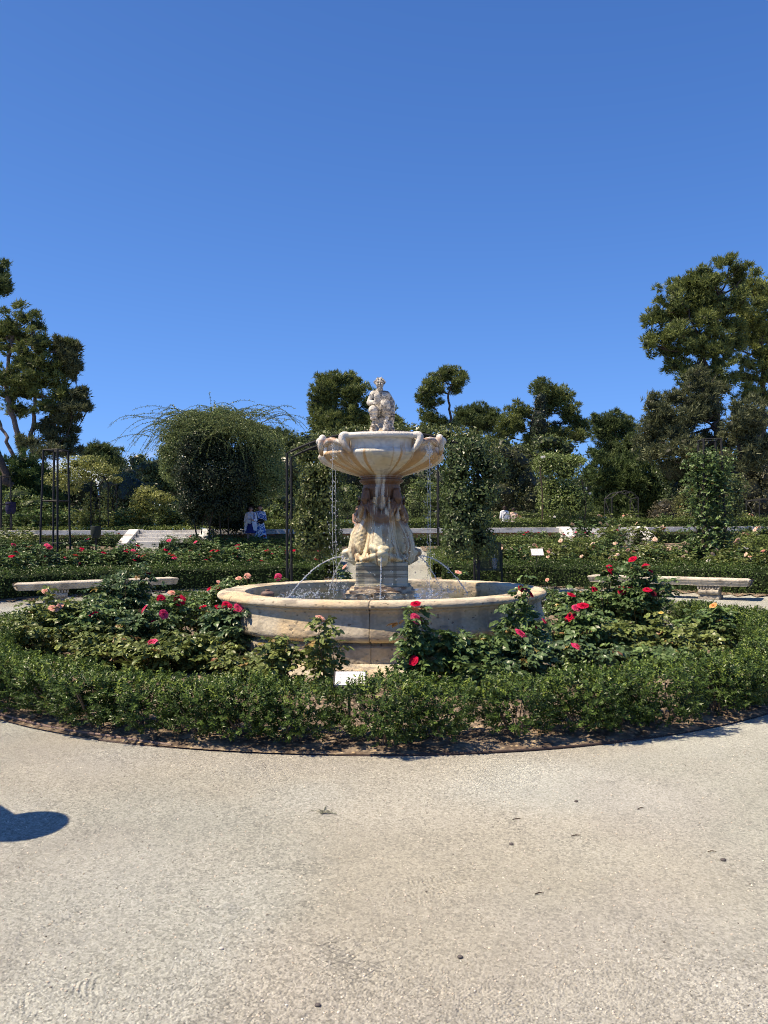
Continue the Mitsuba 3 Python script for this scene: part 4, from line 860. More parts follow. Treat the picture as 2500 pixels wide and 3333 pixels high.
# climbing rose on the right obelisk
rng = np.random.default_rng(31); mb, st = MB(), MB()
RL = LEAFS[0]
for k in range(210):
    z = 0.45 + 3.2 * rng.random() ** 0.9; i = int(rng.integers(4)); q = rng.random(); p = rc(i, z) * (1 - q) + rc(i + 1, z) * q
    if rng.random() < 0.25 and z < 1.9 and p[0] > rc(0, z)[0] - 0.15: continue
    o = unit(np.stack([rng.normal(size=12), rng.normal(size=12), 0.4 * rng.normal(size=12)], 1))
    compound(mb, rng, p + 0.15 * rng.normal(size=(12, 3)) * [1.3, 1.1, 1.2], o, 0.07, *RL, 0.02)
for k in range(9):
    i = int(rng.integers(4)); z = np.linspace(0.3, 1.8 + 1.8 * rng.random(), 9)
    st.mesh(tube(spline([rc(i + 0.0, a) + rng.normal(size=3) * 0.06 for a in z], 1), 0.011, 5), (0.07, 0.06, 0.035))
k = thing('climbing_rose', 'climbing rose with shining leaves winding up the iron obelisk behind the right bench', 'climbing rose')
mb.put('foliage', 'mat_leaf', k); st.put('stems', 'mat_wood', k)

# the big iron arch over the path behind the fountain: two hoops 0.4 m apart, left leg bare, right leg overgrown
ya, hw, spring, rise = 17.6, 2.19, 3.36, 0.50
key = thing('iron_arch', 'wide black iron arch spanning the path behind the fountain, its left leg bare', 'arch')
cxa = at(1246, 1738, ya)[0]
def hoop(dy, inset, n=33):
    t = np.linspace(-1, 1, n); return np.stack([cxa + t * (hw - inset), np.full(n, ya + dy), spring + (rise - inset * 0.6) * (1 - np.abs(t) ** 2.2)], 1)
for dy in (-0.0, 0.85):
    for inset in (0.0, 0.10):
        P = hoop(dy, inset); P = np.vstack([[P[0] - [0, 0, spring - 0.1]], P, [P[-1] - [0, 0, spring - 0.1]]])
        P[[0, -1], 2] = 0.2
        if inset: P = P[4:-4]
        solid('hoop', tube(P, 0.030 if not inset else 0.018, 6), IRON, key, smooth=True)
br_ = []
for s in (-1, 1):
    zs = np.linspace(0.5, spring, 8)
    for a, b in zip(zs, zs[1:]): br_.append(bar((cxa + s * hw, ya, a), (cxa + s * hw, ya + 0.85, b), 0.022))
A, Bh = hoop(0, 0), hoop(0.85, 0)
for i in range(2, 33, 4): br_.append(bar(A[i], Bh[i], 0.018))
solid('brace', cat(br_), IRON, key, kind='stuff', label='thin cross bars tying the four hoops together')
for dx in (-1, 1):                                                    # second arch standing deeper on the path
    pass
key = thing('iron_arch', 'slim black iron arch farther along the path, seen below the bowl', 'arch')
yb = 27.0; hw2 = 1.79
for dy in (0, 0.4):
    t = np.linspace(-1, 1, 25); c2 = at(1262, 1738, yb)[0]
    P = np.stack([c2 + t * hw2, np.full(25, yb + dy), 3.9 + 0.55 * (1 - np.abs(t) ** 2.2)], 1); P = np.vstack([[P[0] * [1, 1, 0] + [0, 0, 0.8]], P, [P[-1] * [1, 1, 0] + [0, 0, 0.8]]])
    solid('hoop', tube(P, 0.03, 6), IRON, key, smooth=True)

# climbers on the arch: a tall leafy mass over each leg and along the top
def climber(label, blobs, leaf, ca, cb, seed, dens=230, name='climbing_rose', catg='climbing rose', core=0.62, stems=(), white=0, group=None, **kw):
    """a mass of leaves; blobs = [(u, v, ru, rv, y, depth)] in photo pixels at y metres"""
    rng = np.random.default_rng(seed); key = thing(name, label, catg, group); mb, cm = MB(), MB(); whites = []
    for (u, v, ru, rv, y, dep) in blobs:
        c = at(u, v, y); r = np.array([ru * y / F, dep, rv * y / F]); ar = 4 * math.pi * ((r[0] * r[1]) ** 1.6 / 3 + (r[0] * r[2]) ** 1.6 / 3 + (r[1] * r[2]) ** 1.6 / 3) ** (1 / 1.6)
        cloud(mb, rng, c, r, int(ar * dens * (0.085 / leaf) ** 1.3), leaf, ca, cb, **kw)
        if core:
            s = trimesh.creation.icosphere(2, 1.0); s.apply_scale(r * core); s.apply_translation(c); cm.mesh(rough(s, 0.05, 3, seed), np.asarray(ca) * 0.25)  # solid core blocks the view through; inner shade is in its dark colour
        for _ in range(white):
            d = sphere_dirs(rng, 1)[0]; d[1] = -abs(d[1]); whites.append(c + d * r * 1.02)
    mb.put('foliage', 'mat_leaf', key)
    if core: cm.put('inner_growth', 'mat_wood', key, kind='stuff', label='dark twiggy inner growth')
    if whites:
        fm = MB()
        for i, p in enumerate(whites): bloom(fm, p, 0.05, unit(EYE - p + [0, 0, 5]), (0.75, 0.73, 0.66), (0.8, 0.78, 0.72), i)
        fm.put('white_roses', 'mat_petal', key)
    if stems:
        for (u0, v0, u1, v1, y, r) in stems:
            a, b = at(u0, v0, y), at(u1, v1, y); m = (a + b) / 2 + rng.normal(size=3) * 0.1
            solid('stem', tube(spline([a, m, b], 2), r, 5), (0.055, 0.042, 0.03), key, 'mat_wood')
    return key
def column(u0, u1, v0, v1, y, dep, step=95, jit=14, seed=0):
    """overlapping blobs that fill a rectangle of the photo"""
    rg = np.random.default_rng(seed); out = []
    nu, nv = max(1, round((u1 - u0) / step)), max(1, round((v1 - v0) / step))
    for i in range(nu):
        for j in range(nv):
            ru, rv = (u1 - u0) / nu / 2, (v1 - v0) / nv / 2
            out.append((u0 + (2 * i + 1) * ru + rg.normal() * jit, v0 + (2 * j + 1) * rv + rg.normal() * jit, ru * 1.3 * (0.9 + 0.25 * rg.random()), rv * 1.35 * (0.9 + 0.25 * rg.random()), y + rg.normal() * 0.2, dep))
    return out
DARKROSE = ((0.038, 0.062, 0.022), (0.095, 0.135, 0.042)); MIDROSE = ((0.065, 0.088, 0.027), (0.15, 0.18, 0.052))
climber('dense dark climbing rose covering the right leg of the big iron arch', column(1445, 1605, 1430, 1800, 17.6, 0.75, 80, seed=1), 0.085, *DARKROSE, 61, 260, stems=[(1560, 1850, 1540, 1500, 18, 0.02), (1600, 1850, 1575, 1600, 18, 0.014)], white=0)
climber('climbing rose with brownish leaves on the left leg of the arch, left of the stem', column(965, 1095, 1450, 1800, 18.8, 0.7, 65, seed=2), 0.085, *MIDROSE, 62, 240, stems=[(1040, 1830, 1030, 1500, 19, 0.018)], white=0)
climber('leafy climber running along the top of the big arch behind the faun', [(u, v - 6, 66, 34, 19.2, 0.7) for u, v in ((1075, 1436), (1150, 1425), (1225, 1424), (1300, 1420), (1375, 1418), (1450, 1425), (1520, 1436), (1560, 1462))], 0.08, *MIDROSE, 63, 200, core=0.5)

# ------------------------------------------------------------------ wall, steps, terrace
wk = thing('garden_wall', 'low brick wall with a pale stone coping closing the sunken garden', 'wall')
yw = 29.5
segs = [(-20.5, -9.75), (-6.65, 6.9), (9.9, 20.5)]
for a, b in segs:
    add('brick_face', box(((a + b) / 2, yw + 0.30, 1.18), (b - a, 0.30, 0.68)), 'mat_brick', wk)
    n = round((b - a) / 1.25)
    for k in range(n):
        x0, x1 = a + (b - a) * k / n, a + (b - a) * (k + 1) / n
        add('coping_slab', box(((x0 + x1) / 2, yw + 0.27, 1.615), (x1 - x0 - 0.008, 0.52, 0.19), bevel=0.008), 'mat_coping', wk)
for lab, x0, x1 in (('pale stone steps with sloping cheeks at the left of the wall', -9.35, -6.95), ('pale stone steps with sloping cheeks at the right, half hidden by roses', 7.1, 9.6)):
    sk = thing('stone_steps', lab, 'steps')
    for k in range(4):
        z = 1.12 + 0.145 * (k + 1); y0 = 28.35 + 0.36 * k; st_ = f'{sk}__step' + (f'_{k:03d}' if k else '')
        for j in range(3):
            a, b = x0 + (x1 - x0) * j / 3, x0 + (x1 - x0) * (j + 1) / 3
            add('block', box(((a + b) / 2, y0 + 0.24, z - 0.20), (b - a - 0.006, 0.48, 0.40), bevel=0.008), 'mat_coping', st_)
    for x in (x0 - 0.2, x1 + 0.2):
        from shapely.geometry import Polygon
        pr = Polygon([(28.0, 0.9), (28.0, 1.22), (29.35, 1.74), (30.0, 1.74), (30.0, 0.9)])
        m = trimesh.creation.extrude_polygon(pr, 0.36, engine='earcut'); m.apply_transform(np.array([[0, 0, 1, x - 0.18], [1, 0, 0, 0], [0, 1, 0, 0], [0, 0, 0, 1.0]]))
        add('cheek', m, 'mat_coping', sk)
add('terrace_bench_slab', box(at(2178, 1680, 38) + [0, 0, 0], (1.3, 0.5, 0.12), bevel=0.02), 'mat_coping', thing('stone_bench', 'distant white stone bench on the terrace, left of the overgrown obelisk', 'bench'))

# ------------------------------------------------------------------ clipped hedges
def hedge(label, path, half, h, leaf=0.036, dens=1500, ca=BOX_A, cb=BOX_B, seed=0, name='box_hedge'):
    """hedge along a polyline on the ground"""
    rng = np.random.default_rng(seed + 900); P = np.asarray(path, float); key = thing(name, label, 'hedge')
    s = np.concatenate([[0], np.cumsum(np.linalg.norm(np.diff(P, axis=0), axis=1))]); L = s[-1]
    def f(Q, N, D):
        x = np.interp(Q[:, 0], s, P[:, 0]); y = np.interp(Q[:, 0], s, P[:, 1]); e = 0.05
        dx = np.interp(Q[:, 0] + e, s, P[:, 0]) - np.interp(Q[:, 0] - e, s, P[:, 0]); dy = np.interp(Q[:, 0] + e, s, P[:, 1]) - np.interp(Q[:, 0] - e, s, P[:, 1])
        t = unit(np.stack([dx, dy], 1)); m = np.stack([-t[:, 1], t[:, 0]], 1)
        R = lambda V: np.stack([V[:, 0] * t[:, 0] + V[:, 1] * m[:, 0], V[:, 0] * t[:, 1] + V[:, 1] * m[:, 1], V[:, 2]], 1)
        W = np.stack([x + Q[:, 1] * m[:, 0], y + Q[:, 1] * m[:, 1], Q[:, 2]], 1); W[:, 2] += tz(W[:, 0], W[:, 1]) + Q[:, 2] * 0.30 * (vfbm(W * [1.3, 1.3, 0], 3) - 0.5)
        return W, R(N), R(D)
    mb = MB(); area = L * (2 * h + 2 * half); near = math.hypot(P[:, 0].mean(), P[:, 1].mean())
    slab_leaves(mb, rng, (0, -half, 0), (L, half, h), int(area * dens * (0.036 / leaf) ** 1.7), leaf, ca, cb, f, 0.55)
    n = max(2, int(L / 0.4)); xx = np.linspace(0, L, n + 1); o = 0.075
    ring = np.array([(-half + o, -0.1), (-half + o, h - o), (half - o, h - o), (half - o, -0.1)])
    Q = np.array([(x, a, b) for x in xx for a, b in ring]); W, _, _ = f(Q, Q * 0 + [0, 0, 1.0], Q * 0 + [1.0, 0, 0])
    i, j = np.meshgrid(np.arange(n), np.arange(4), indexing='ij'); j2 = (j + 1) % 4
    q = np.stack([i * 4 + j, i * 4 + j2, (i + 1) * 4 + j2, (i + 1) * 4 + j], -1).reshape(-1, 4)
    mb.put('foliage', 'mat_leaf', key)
    solid('inner_growth', trimesh.Trimesh(W, np.vstack([q[:, [0, 1, 2]], q[:, [0, 2, 3]]]), process=False), np.asarray(ca) * 0.3, key, 'mat_wood')  # solid filler inside the leaves, coloured dark for the shade between them
    return key
def arcp(r, a0, a1, n=40):
    a = np.radians(np.linspace(a0, a1, n)); return np.stack([FC[0] + r * np.sin(a), FC[1] + r * np.cos(a)], 1)
hedge('clipped dark box hedge curving behind the left bench', arcp(11.35, -8.5, -85), 0.33, 0.56, 0.048, 1500, seed=1)
hedge('clipped dark box hedge curving behind the right bench', arcp(11.35, 8.5, 85), 0.33, 0.56, 0.048, 1500, seed=2)
G2 = ((0.068, 0.105, 0.024), (0.15, 0.205, 0.042))
hedge('box hedge along the left side of the path behind the fountain', [(-1.55, 22.0), (-1.6, 24.2)], 0.24, 0.5, 0.04, 1300, *G2, seed=3)
hedge('box hedge along the right side of the path behind the fountain', [(1.55, 22.0), (1.6, 24.2)], 0.24, 0.5, 0.04, 1300, *G2, seed=4)
hedge('low box hedge on the inner side of the far left ring path', arcp(14.2, -8, -62), 0.22, 0.36, 0.042, 1200, *G2, seed=5)
hedge('low box hedge on the inner side of the far right ring path', arcp(14.2, 8, 62), 0.22, 0.36, 0.042, 1200, *G2, seed=6)
hedge('dark box hedge on the outer side of the far left ring path', arcp(16.85, -7, -26), 0.25, 0.42, 0.045, 1100, seed=7)
hedge('dark box hedge left of the stone steps beyond the ring path', arcp(16.85, -36, -66), 0.25, 0.42, 0.045, 1100, seed=8)
hedge('box hedge on the outer side of the far right ring path', arcp(16.85, 7, 26), 0.25, 0.42, 0.045, 1100, *G2, seed=9)
hedge('box hedge beyond the ring path at the far right', arcp(16.85, 36, 66), 0.25, 0.42, 0.045, 1100, *G2, seed=10)
hedge('narrow dark hedge at the foot of the wall left of the steps', [(-19, 28.95), (-9.9, 28.95)], 0.2, 0.42, 0.045, 1000, seed=14)
hedge('narrow dark hedge at the foot of the wall between the two flights of steps', [(-6.3, 28.95), (6.6, 28.95)], 0.2, 0.40, 0.045, 1000, seed=15)
hedge('narrow dark hedge at the foot of the wall at the far right', [(10.2, 28.95), (19, 28.95)], 0.2, 0.42, 0.045, 1000, seed=16)
hedge('long box hedge on the terrace behind the wall', [(-5.5, 31.2), (18, 31.2)], 0.3, 0.42, 0.05, 1000, *G2, seed=11)
hedge('box hedge on the terrace behind the left steps', [(-17, 31.4), (-6.0, 31.4)], 0.3, 0.2, 0.06, 1000, (0.10, 0.14, 0.035), (0.2, 0.26, 0.06), seed=12)
hedge('taller box hedge farther back on the terrace, right of the centre', [(1.0, 44.0), (20, 44.0)], 0.4, 1.0, 0.07, 800, (0.07, 0.10, 0.03), (0.12, 0.16, 0.045), seed=13)

# ------------------------------------------------------------------ rose bushes of the beds
def bed_bush(seed, kind, cols, nfl, h=0.82, w=0.36, leaf=0.088):
    rng = np.random.default_rng(seed); f, st, fl = MB(), MB(), []; ca, cb = LEAFS[kind]
    for k in range(11):
        a = rng.random() * 6.28; q = rng.random() ** 0.6; tp = np.array([math.cos(a) * w * q, math.sin(a) * w * q, h * (0.6 + 0.42 * rng.random())])
        b0 = np.array([rng.normal() * 0.04, rng.normal() * 0.04, -0.06]); C = spline([b0, b0 + (tp - b0) * [0.5, 0.5, 0.45] + rng.normal(size=3) * 0.04, tp], 2)
        st.mesh(tube(C, np.linspace(0.009, 0.004, len(C)), 4), (0.09, 0.085, 0.035))
        n = 14; s = 0.3 + 0.7 * rng.random(n); i = (s * (len(C) - 1)).astype(int); an = rng.random(n) * 6.28
        P = C[i] + 0.07 * rng.normal(size=(n, 3)); o = unit(np.stack([np.cos(an), np.sin(an), 0.2 + 0.3 * rng.normal(size=n)], 1)); sd = np.cross(o, [0, 0, 1.0])
        c = tones(rng, n, ca, cb, 0.22)
        for al, sg in ((0.6, 1), (0.6, -1), (1.0, 0.8), (1.0, -0.8), (1.2, 0)):
            N = unit(np.array([0, 0, 1.0]) + 0.5 * rng.normal(size=(n, 3))); L = leaf * (0.7 + 0.5 * rng.random(n))
            f.leaves(P + o * leaf * al * 1.2 - [0, 0, leaf * 0.3 * al], unit(o * 0.6 + sd * sg + 0.2 * rng.normal(size=(n, 3)) - [0, 0, 0.2]), N, L, L * 0.7, c * (0.85 + 0.3 * rng.random((n, 1))))
        if k < nfl:
            b = MB(); bloom(b, tp + [0, 0, 0.03], 0.066, unit(np.array([rng.normal() * 0.5, -0.6 + rng.normal() * 0.4, 1.0])), *cols[k % len(cols)], seed * 7 + k); fl.append(b)
    parts = {'foliage': (f, 'mat_leaf'), 'canes': (st, 'mat_wood')}
    for i, b in enumerate(fl): parts['rose' if i == 0 else f'rose_{i:03d}'] = (b, 'mat_petal')
    return parts
WHITE = ((0.74, 0.72, 0.66), (0.80, 0.79, 0.75)); PALE = ((0.80, 0.55, 0.42), (0.85, 0.66, 0.52))
GK = {'red': [(0, 1), (0, 2), (2, 2), (0, 1)], 'pale': [(1, 2), (1, 3), (0, 1)], 'white': [(1, 3), (1, 2)], 'green': [(1, 0), (0, 0)]}
CO = {'red': [RED, PINK, (((0.6, 0.06, 0.1)), (0.7, 0.15, 0.2))], 'pale': [PALE, WHITE, PEACH], 'white': [WHITE], 'green': [WHITE]}
for g_, L_ in GK.items():
    for i, (kind, nf) in enumerate(L_): group_of(f'rose_{g_}_{i}', bed_bush(hash_ := 1000 + 37 * i + 11 * len(g_) + ord(g_[0]), kind, CO[g_], nf))
rng = np.random.default_rng(91)
GROUPS = {'red': ('rose bush with red or pink blooms in the crowded left back bed', 'rose bushes of the left back bed'), 'pale': ('rose bush with pale peach or cream blooms in the crowded right back bed', 'rose bushes of the right back bed'),
          'white': ('rose bush with white blooms near the wall at the far left', 'white rose bushes near the wall'), 'green': ('bright green rose bush on the terrace behind the low wall', 'rose bushes of the terrace'),
          'redr': ('rose bush with crimson blooms near the wall right of the centre', 'crimson rose bushes near the right wall')}
def scatter(g, group, pts, hs=1.0):
    lab, gr = GROUPS[group]
    for x, y in pts:
        i = int(rng.integers(len(GK[g]))); s = hs * (0.85 + 0.3 * rng.random())
        key = place('rose_bush', f'rose_{g}_{i}', (x, y, float(tz(x, y)) + 0.02), rng.random() * 360, (s * 1.1, s * 1.1, s)); tag(key, lab, 'rose bush', gr)
def polar_pts(r0, r1, a0, a1, step):
    out = []
    for r in np.arange(r0, r1 + 1e-6, step):
        n = max(1, int(math.radians(a1 - a0) * r / step))
        for k in range(n):
            a = math.radians(a0 + (a1 - a0) * (k + 0.5 + 0.3 * rng.normal()) / n); q = r + 0.12 * rng.normal(); out.append((FC[0] + q * math.sin(a), FC[1] + q * math.cos(a)))
    return out
scatter('red', 'red', polar_pts(12.15, 13.7, -60, -8, 0.62), 0.92)
scatter('pale', 'pale', polar_pts(12.15, 13.7, 8, 60, 0.62), 0.88)
scatter('red', 'red', [p for p in polar_pts(17.6, 18.3, -24, -8, 0.7) if p[1] < 29], 0.62)
scatter('red', 'redr', [p for p in polar_pts(17.5, 18.2, 9, 27, 0.7) if p[1] < 29], 0.68)
scatter('white', 'white', [p for p in polar_pts(17.6, 21.0, -62, -37, 0.8) if p[1] < 28.6], 0.72)
scatter('pale', 'pale', [p for p in polar_pts(17.6, 20.5, 38, 60, 0.85) if p[1] < 28.6], 0.75)
scatter('pale', 'pale', [(x + 0.1 * rng.normal(), y) for x, y in ((7.0, 27.4), (7.7, 26.6), (8.5, 27.2), (9.2, 27.7), (8.0, 27.8), (9.7, 27.0))], 1.0)
scatter('red', 'red', [(-9.6, 27.2), (-6.6, 27.0), (-6.2, 27.8)], 0.8)
scatter('green', 'green', [(x + 0.2 * rng.normal(), y + 0.25 * rng.normal()) for y in (32.4, 33.6, 35.0) for x in np.arange(-18, -4.5, 0.9)], 1.25)
scatter('pale', 'pale', [(x, 32.4 + 0.3 * rng.normal()) for x in np.arange(4.5, 18, 1.2)], 0.85)

# ------------------------------------------------------------------ trees
PINE = ((0.060, 0.088, 0.032), (0.210, 0.245, 0.070)); DARKPINE = ((0.042, 0.068, 0.030), (0.130, 0.170, 0.055)); DRYPINE = ((0.064, 0.080, 0.042), (0.150, 0.165, 0.078)); YPINE = ((0.095, 0.125, 0.038), (0.27, 0.30, 0.085))
def needles(mb, rng, c, r, dens, length, ca, cb, width=0.13, up=0.7, sparse=0.0):
    """tufts of needles on the twigs of one foliage cushion"""
    r = np.broadcast_to(r, 3); area = 4 * math.pi * ((r[0] * r[1] + r[0] * r[2] + r[1] * r[2]) / 3)
    n = max(20, int(area * dens * 4.5)); d = sphere_dirs(rng, n); length = length * 0.5
    k = (0.58 + 0.84 * vfbm(d * 2.4 + np.asarray(c) * 0.9, 3)) * (1 - 0.6 * rng.random(n) ** 2.2)
    P = np.asarray(c) + d * k[:, None] * r; m = 9
    keep = rng.random(n) > sparse; P, d = P[keep], d[keep]; n = len(P)
    ax = unit(d + [0, 0, up] + 0.25 * rng.normal(size=(n, 3)))
    D = unit(ax[:, None] * 0.9 + 0.42 * rng.normal(size=(n, m, 3))).reshape(-1, 3); Q = np.repeat(P, m, 0) + 0.05 * rng.normal(size=(n * m, 3))
    L = length * (0.6 + 0.8 * rng.random(n * m)); N = unit(rng.normal(size=(n * m, 3))); S = unit(np.cross(D, N)) * (L * width)[:, None]
    v = np.stack([Q - S, Q + S, Q + D * L[:, None]], 1)
    t = np.repeat(0.6 * vnoise(P * 0.9)[:, None] + 0.4 * rng.random((n, 1)), m, 0)
    C = (np.asarray(ca) * (1 - t) + np.asarray(cb) * t) * (0.75 + 0.5 * rng.random((n * m, 1)))
    mb.add(v.reshape(-1, 3), np.arange(n * m * 3).reshape(-1, 3), np.repeat(C, 3, 0))
    if sparse < 0.3: shade_heart(mb, rng, c, np.asarray(r) * 0.62, ca)
def shade_heart(mb, rng, c, r, ca):
    s = trimesh.creation.icosphere(1, 1.0); d = s.vertices; mb.add(np.asarray(c) + d * r * (0.7 + 0.6 * vfbm(d * 1.7 + np.asarray(c), 2))[:, None], s.faces, np.asarray(ca) * 0.4)  # closed lump hiding the sky behind; darkened colour plays the crown's inner shade
def tree(label, y, trunks, blobs, tone, name='pine_tree', dens=7.0, length=0.36, seed=0, kind='pine', leaf=0.14, limb=0.07, sparse=0.0, depth=0.85, group=None, split=True, swell=1.12, bark=(0.075, 0.058, 0.05)):
    """trunks = [[(u, v, radius m), ...]]; blobs = [(u, v, ru, rv)] cushions in photo pixels, standing y metres away"""
    rng = np.random.default_rng(seed + 4000); key = thing(name, label, 'tree', group); s = y / F
    cr, tr, lim = MB(), MB(), MB(); pts = []
    for t in trunks:
        P = np.array([at(u, v, y) for u, v, _ in t]); C = spline(P, 2); R = 0.5 * np.interp(np.linspace(0, 1, len(C)), np.linspace(0, 1, len(t)), [q[2] for q in t])
        C = C + 0.06 * (rng.normal(size=C.shape)) * [1, 1, 0]; tr.mesh(tube(C, R, 8), np.array(bark)); pts.append(C)
    pts = np.vstack(pts)
    for (u, v, ru, rv) in blobs:
        dy = rng.normal() * 0.6 * ru * s * depth; c = at(u, v, y + dy); rx, rz = ru * s * swell, rv * s * swell
        if kind == 'pine':
            m = max(1, int(round(ru * rv / 900)))                     # a cushion is several smaller ones
            if split and m > 1:
                for _ in range(min(m, 7)):
                    d = sphere_dirs(rng, 1)[0]; f = 0.52 + 0.25 * rng.random()
                    needles(cr, rng, c + d * np.array([rx, rx * depth, rz]) * 0.58, np.array([rx, rx * depth, rz]) * f * 0.85, dens, length, *tone, sparse=sparse)
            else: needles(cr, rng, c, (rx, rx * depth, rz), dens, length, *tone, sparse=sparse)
            for _ in range(4):                                        # small tufts on twigs that break the outline
                d = sphere_dirs(rng, 1)[0]; f = 0.16 + 0.16 * rng.random(); needles(cr, rng, c + d * np.array([rx, rx * depth, rz]) * (0.95 + 0.3 * rng.random()), np.array([rx, rx * depth, rz]) * f, dens * 0.8, length * 1.15, *tone, sparse=0.3)
        else:
            ar = 4 * math.pi * (rx * rx * depth + rx * rz + rx * depth * rz) / 3
            cloud(cr, rng, c, (rx, rx * depth, rz), int(ar * dens * 9 * (0.14 / leaf) ** 1.6), leaf, *tone, lump=0.45); shade_heart(cr, rng, c, np.array([rx, rx * depth, rz]) * 0.72, tone[0])
        below = pts[pts[:, 2] < c[2] + 0.3]; below = below if len(below) else pts
        a = below[np.argmin(((below - c) ** 2 * [1, 0.3, 0.6]).sum(1))]
        if np.linalg.norm(c - a) > 0.3:
            m_ = (a + c) / 2 + np.array([rng.normal() * 0.15, 0, -0.12 * np.linalg.norm(c - a)]); C = spline([a, m_, c], 2); lim.mesh(tube(C, np.linspace(limb, limb * 0.3, len(C)), 5), np.array(bark) * 0.9)
            for _ in range(3):
                e = c + sphere_dirs(rng, 1)[0] * np.array([rx, rx * depth, rz]) * 0.8; lim.mesh(tube(np.linspace(C[len(C) // 2], e, 3), [limb * 0.4, limb * 0.3, limb * 0.12], 4), np.array(bark) * 0.9)
    tr.put('trunk', 'mat_wood', key, smooth=True); lim.put('limb', 'mat_wood', key, kind='stuff', label='thin limbs inside the crown'); cr.put('crown', 'mat_needle' if kind == 'pine' else 'mat_leaf', key)
    return key

# tall pine on the right, and the one behind it cut by the edge
tree('tall broad pine rising highest on the right, with a dry brownish lower crown', 42, [[(2345, 1560, 0.5), (2335, 1380, 0.42), (2325, 1250, 0.36), (2330, 1100, 0.3), (2340, 960, 0.2)], [(2332, 1330, 0.2), (2290, 1150, 0.14), (2240, 1010, 0.09)]],
     [(2372, 872, 62, 36), (2310, 890, 70, 40), (2415, 905, 45, 40), (2250, 930, 70, 42), (2190, 955, 46, 40), (2300, 955, 80, 45), (2380, 970, 60, 45), (2170, 1010, 60, 36), (2128, 1030, 36, 30), (2240, 1020, 80, 45), (2330, 1040, 70, 50), (2140, 1085, 52, 40), (2210, 1090, 70, 44),
      (2110, 1115, 26, 26), (2280, 1110, 60, 50), (2150, 1130, 50, 30), (2390, 1090, 50, 50), (2230, 1150, 50, 30), (2290, 1180, 46, 34), (2200, 1190, 40, 26), (2240, 1225, 40, 30), (2330, 1120, 60, 44), (2270, 1090, 60, 44), (2350, 1180, 46, 40), (2310, 1230, 44, 34), (2180, 1050, 50, 40), (2280, 990, 70, 40), (2350, 1240, 40, 30), (2290, 1060, 60, 44)], PINE, seed=1, dens=7.0, swell=0.97)
tree('tall pine at the right edge of the picture with one straight dark trunk', 44, [[(2482, 1540, 0.42), (2480, 1380, 0.36), (2482, 1220, 0.3), (2478, 1050, 0.2)]],
     [(2440, 930, 60, 44), (2500, 960, 60, 60), (2450, 1010, 60, 44), (2510, 1050, 60, 60), (2430, 1060, 46, 40), (2470, 1110, 60, 44), (2400, 1125, 46, 34), (2520, 1150, 60, 40), (2440, 1175, 50, 36), (2485, 1215, 60, 40), (2430, 1230, 36, 26), (2480, 1290, 60, 40), (2440, 1290, 40, 30), (2500, 1350, 40, 40)], YPINE, seed=2, dens=7.0, swell=0.97)
tree('brownish shaggy pine standing low before the tall right pine', 38, [[(2360, 1540, 0.3), (2340, 1440, 0.26), (2320, 1380, 0.2)], [(2340, 1400, 0.12), (2300, 1365, 0.09), (2255, 1385, 0.06)]],
     [(2300, 1225, 46, 44), (2270, 1280, 60, 40), (2210, 1310, 60, 40), (2150, 1340, 52, 44), (2320, 1290, 50, 40), (2180, 1380, 70, 50), (2240, 1365, 60, 40), (2130, 1410, 60, 50), (2200, 1440, 70, 44), (2330, 1345, 40, 36), (2260, 1440, 40, 30), (2170, 1490, 60, 40), (2330, 1430, 50, 40), (2290, 1340, 60, 44), (2350, 1480, 50, 40), (2270, 1500, 60, 40), (2380, 1410, 40, 40)], DRYPINE, seed=3, dens=6.5, sparse=0.15)
tree('grey green shaggy pine at the right edge below the tall trunks', 36, [[(2420, 1560, 0.2), (2400, 1420, 0.15), (2385, 1330, 0.1)]], [(2440, 1345, 60, 40), (2400, 1390, 50, 40), (2480, 1400, 60, 50), (2430, 1440, 60, 44), (2490, 1470, 50, 50), (2400, 1490, 50, 40)], DRYPINE, seed=4, sparse=0.1)
# right middle group
tree('umbrella pine with a dark ivy column beside its pale trunk, right of the fountain', 62, [[(1712, 1520, 0.45), (1730, 1420, 0.4), (1745, 1330, 0.32), (1765, 1260, 0.2)]],
     [(1765, 1265, 42, 30), (1825, 1290, 44, 30), (1800, 1330, 50, 34), (1850, 1335, 36, 34), (1690, 1340, 40, 30), (1660, 1375, 44, 30), (1700, 1395, 50, 30), (1640, 1410, 36, 24), (1870, 1370, 40, 36), (1850, 1420, 50, 36), (1890, 1400, 26, 34), (1820, 1440, 30, 26), (1730, 1440, 30, 24), (1812, 1385, 46, 34), (1780, 1425, 40, 28), (1735, 1375, 40, 34), (1795, 1300, 36, 30)], PINE, seed=5, dens=6.5, length=0.42, swell=0.98)
tree('narrow column of dark ivy climbing beside the umbrella pine', 60, [[(1758, 1530, 0.3), (1760, 1300, 0.12)]], [(1760, 1300 + 26 * k, 20 + 2 * min(k, 5), 26) for k in range(9)], ((0.022, 0.038, 0.02), (0.045, 0.065, 0.03)), 'ivy_column', dens=9, seed=6, kind='leaf', leaf=0.16)
tree('dark rounded evergreen with an ivy spire between the umbrella pine and tall right pine', 58, [[(1990, 1520, 0.3), (1990, 1360, 0.2)]], [(1990, 1370, 44, 28), (2040, 1385, 32, 28), (1960, 1410, 36, 30), (2030, 1430, 46, 36), (1980, 1460, 50, 40), (2060, 1460, 28, 30), (1940, 1370, 20, 18), (2000, 1510, 60, 36), (2080, 1470, 26, 20), (1995, 1410, 44, 36), (2020, 1460, 44, 36), (1950, 1470, 40, 40), (2050, 1420, 30, 28)], DARKPINE, 'evergreen_tree', seed=7, dens=8, length=0.35)
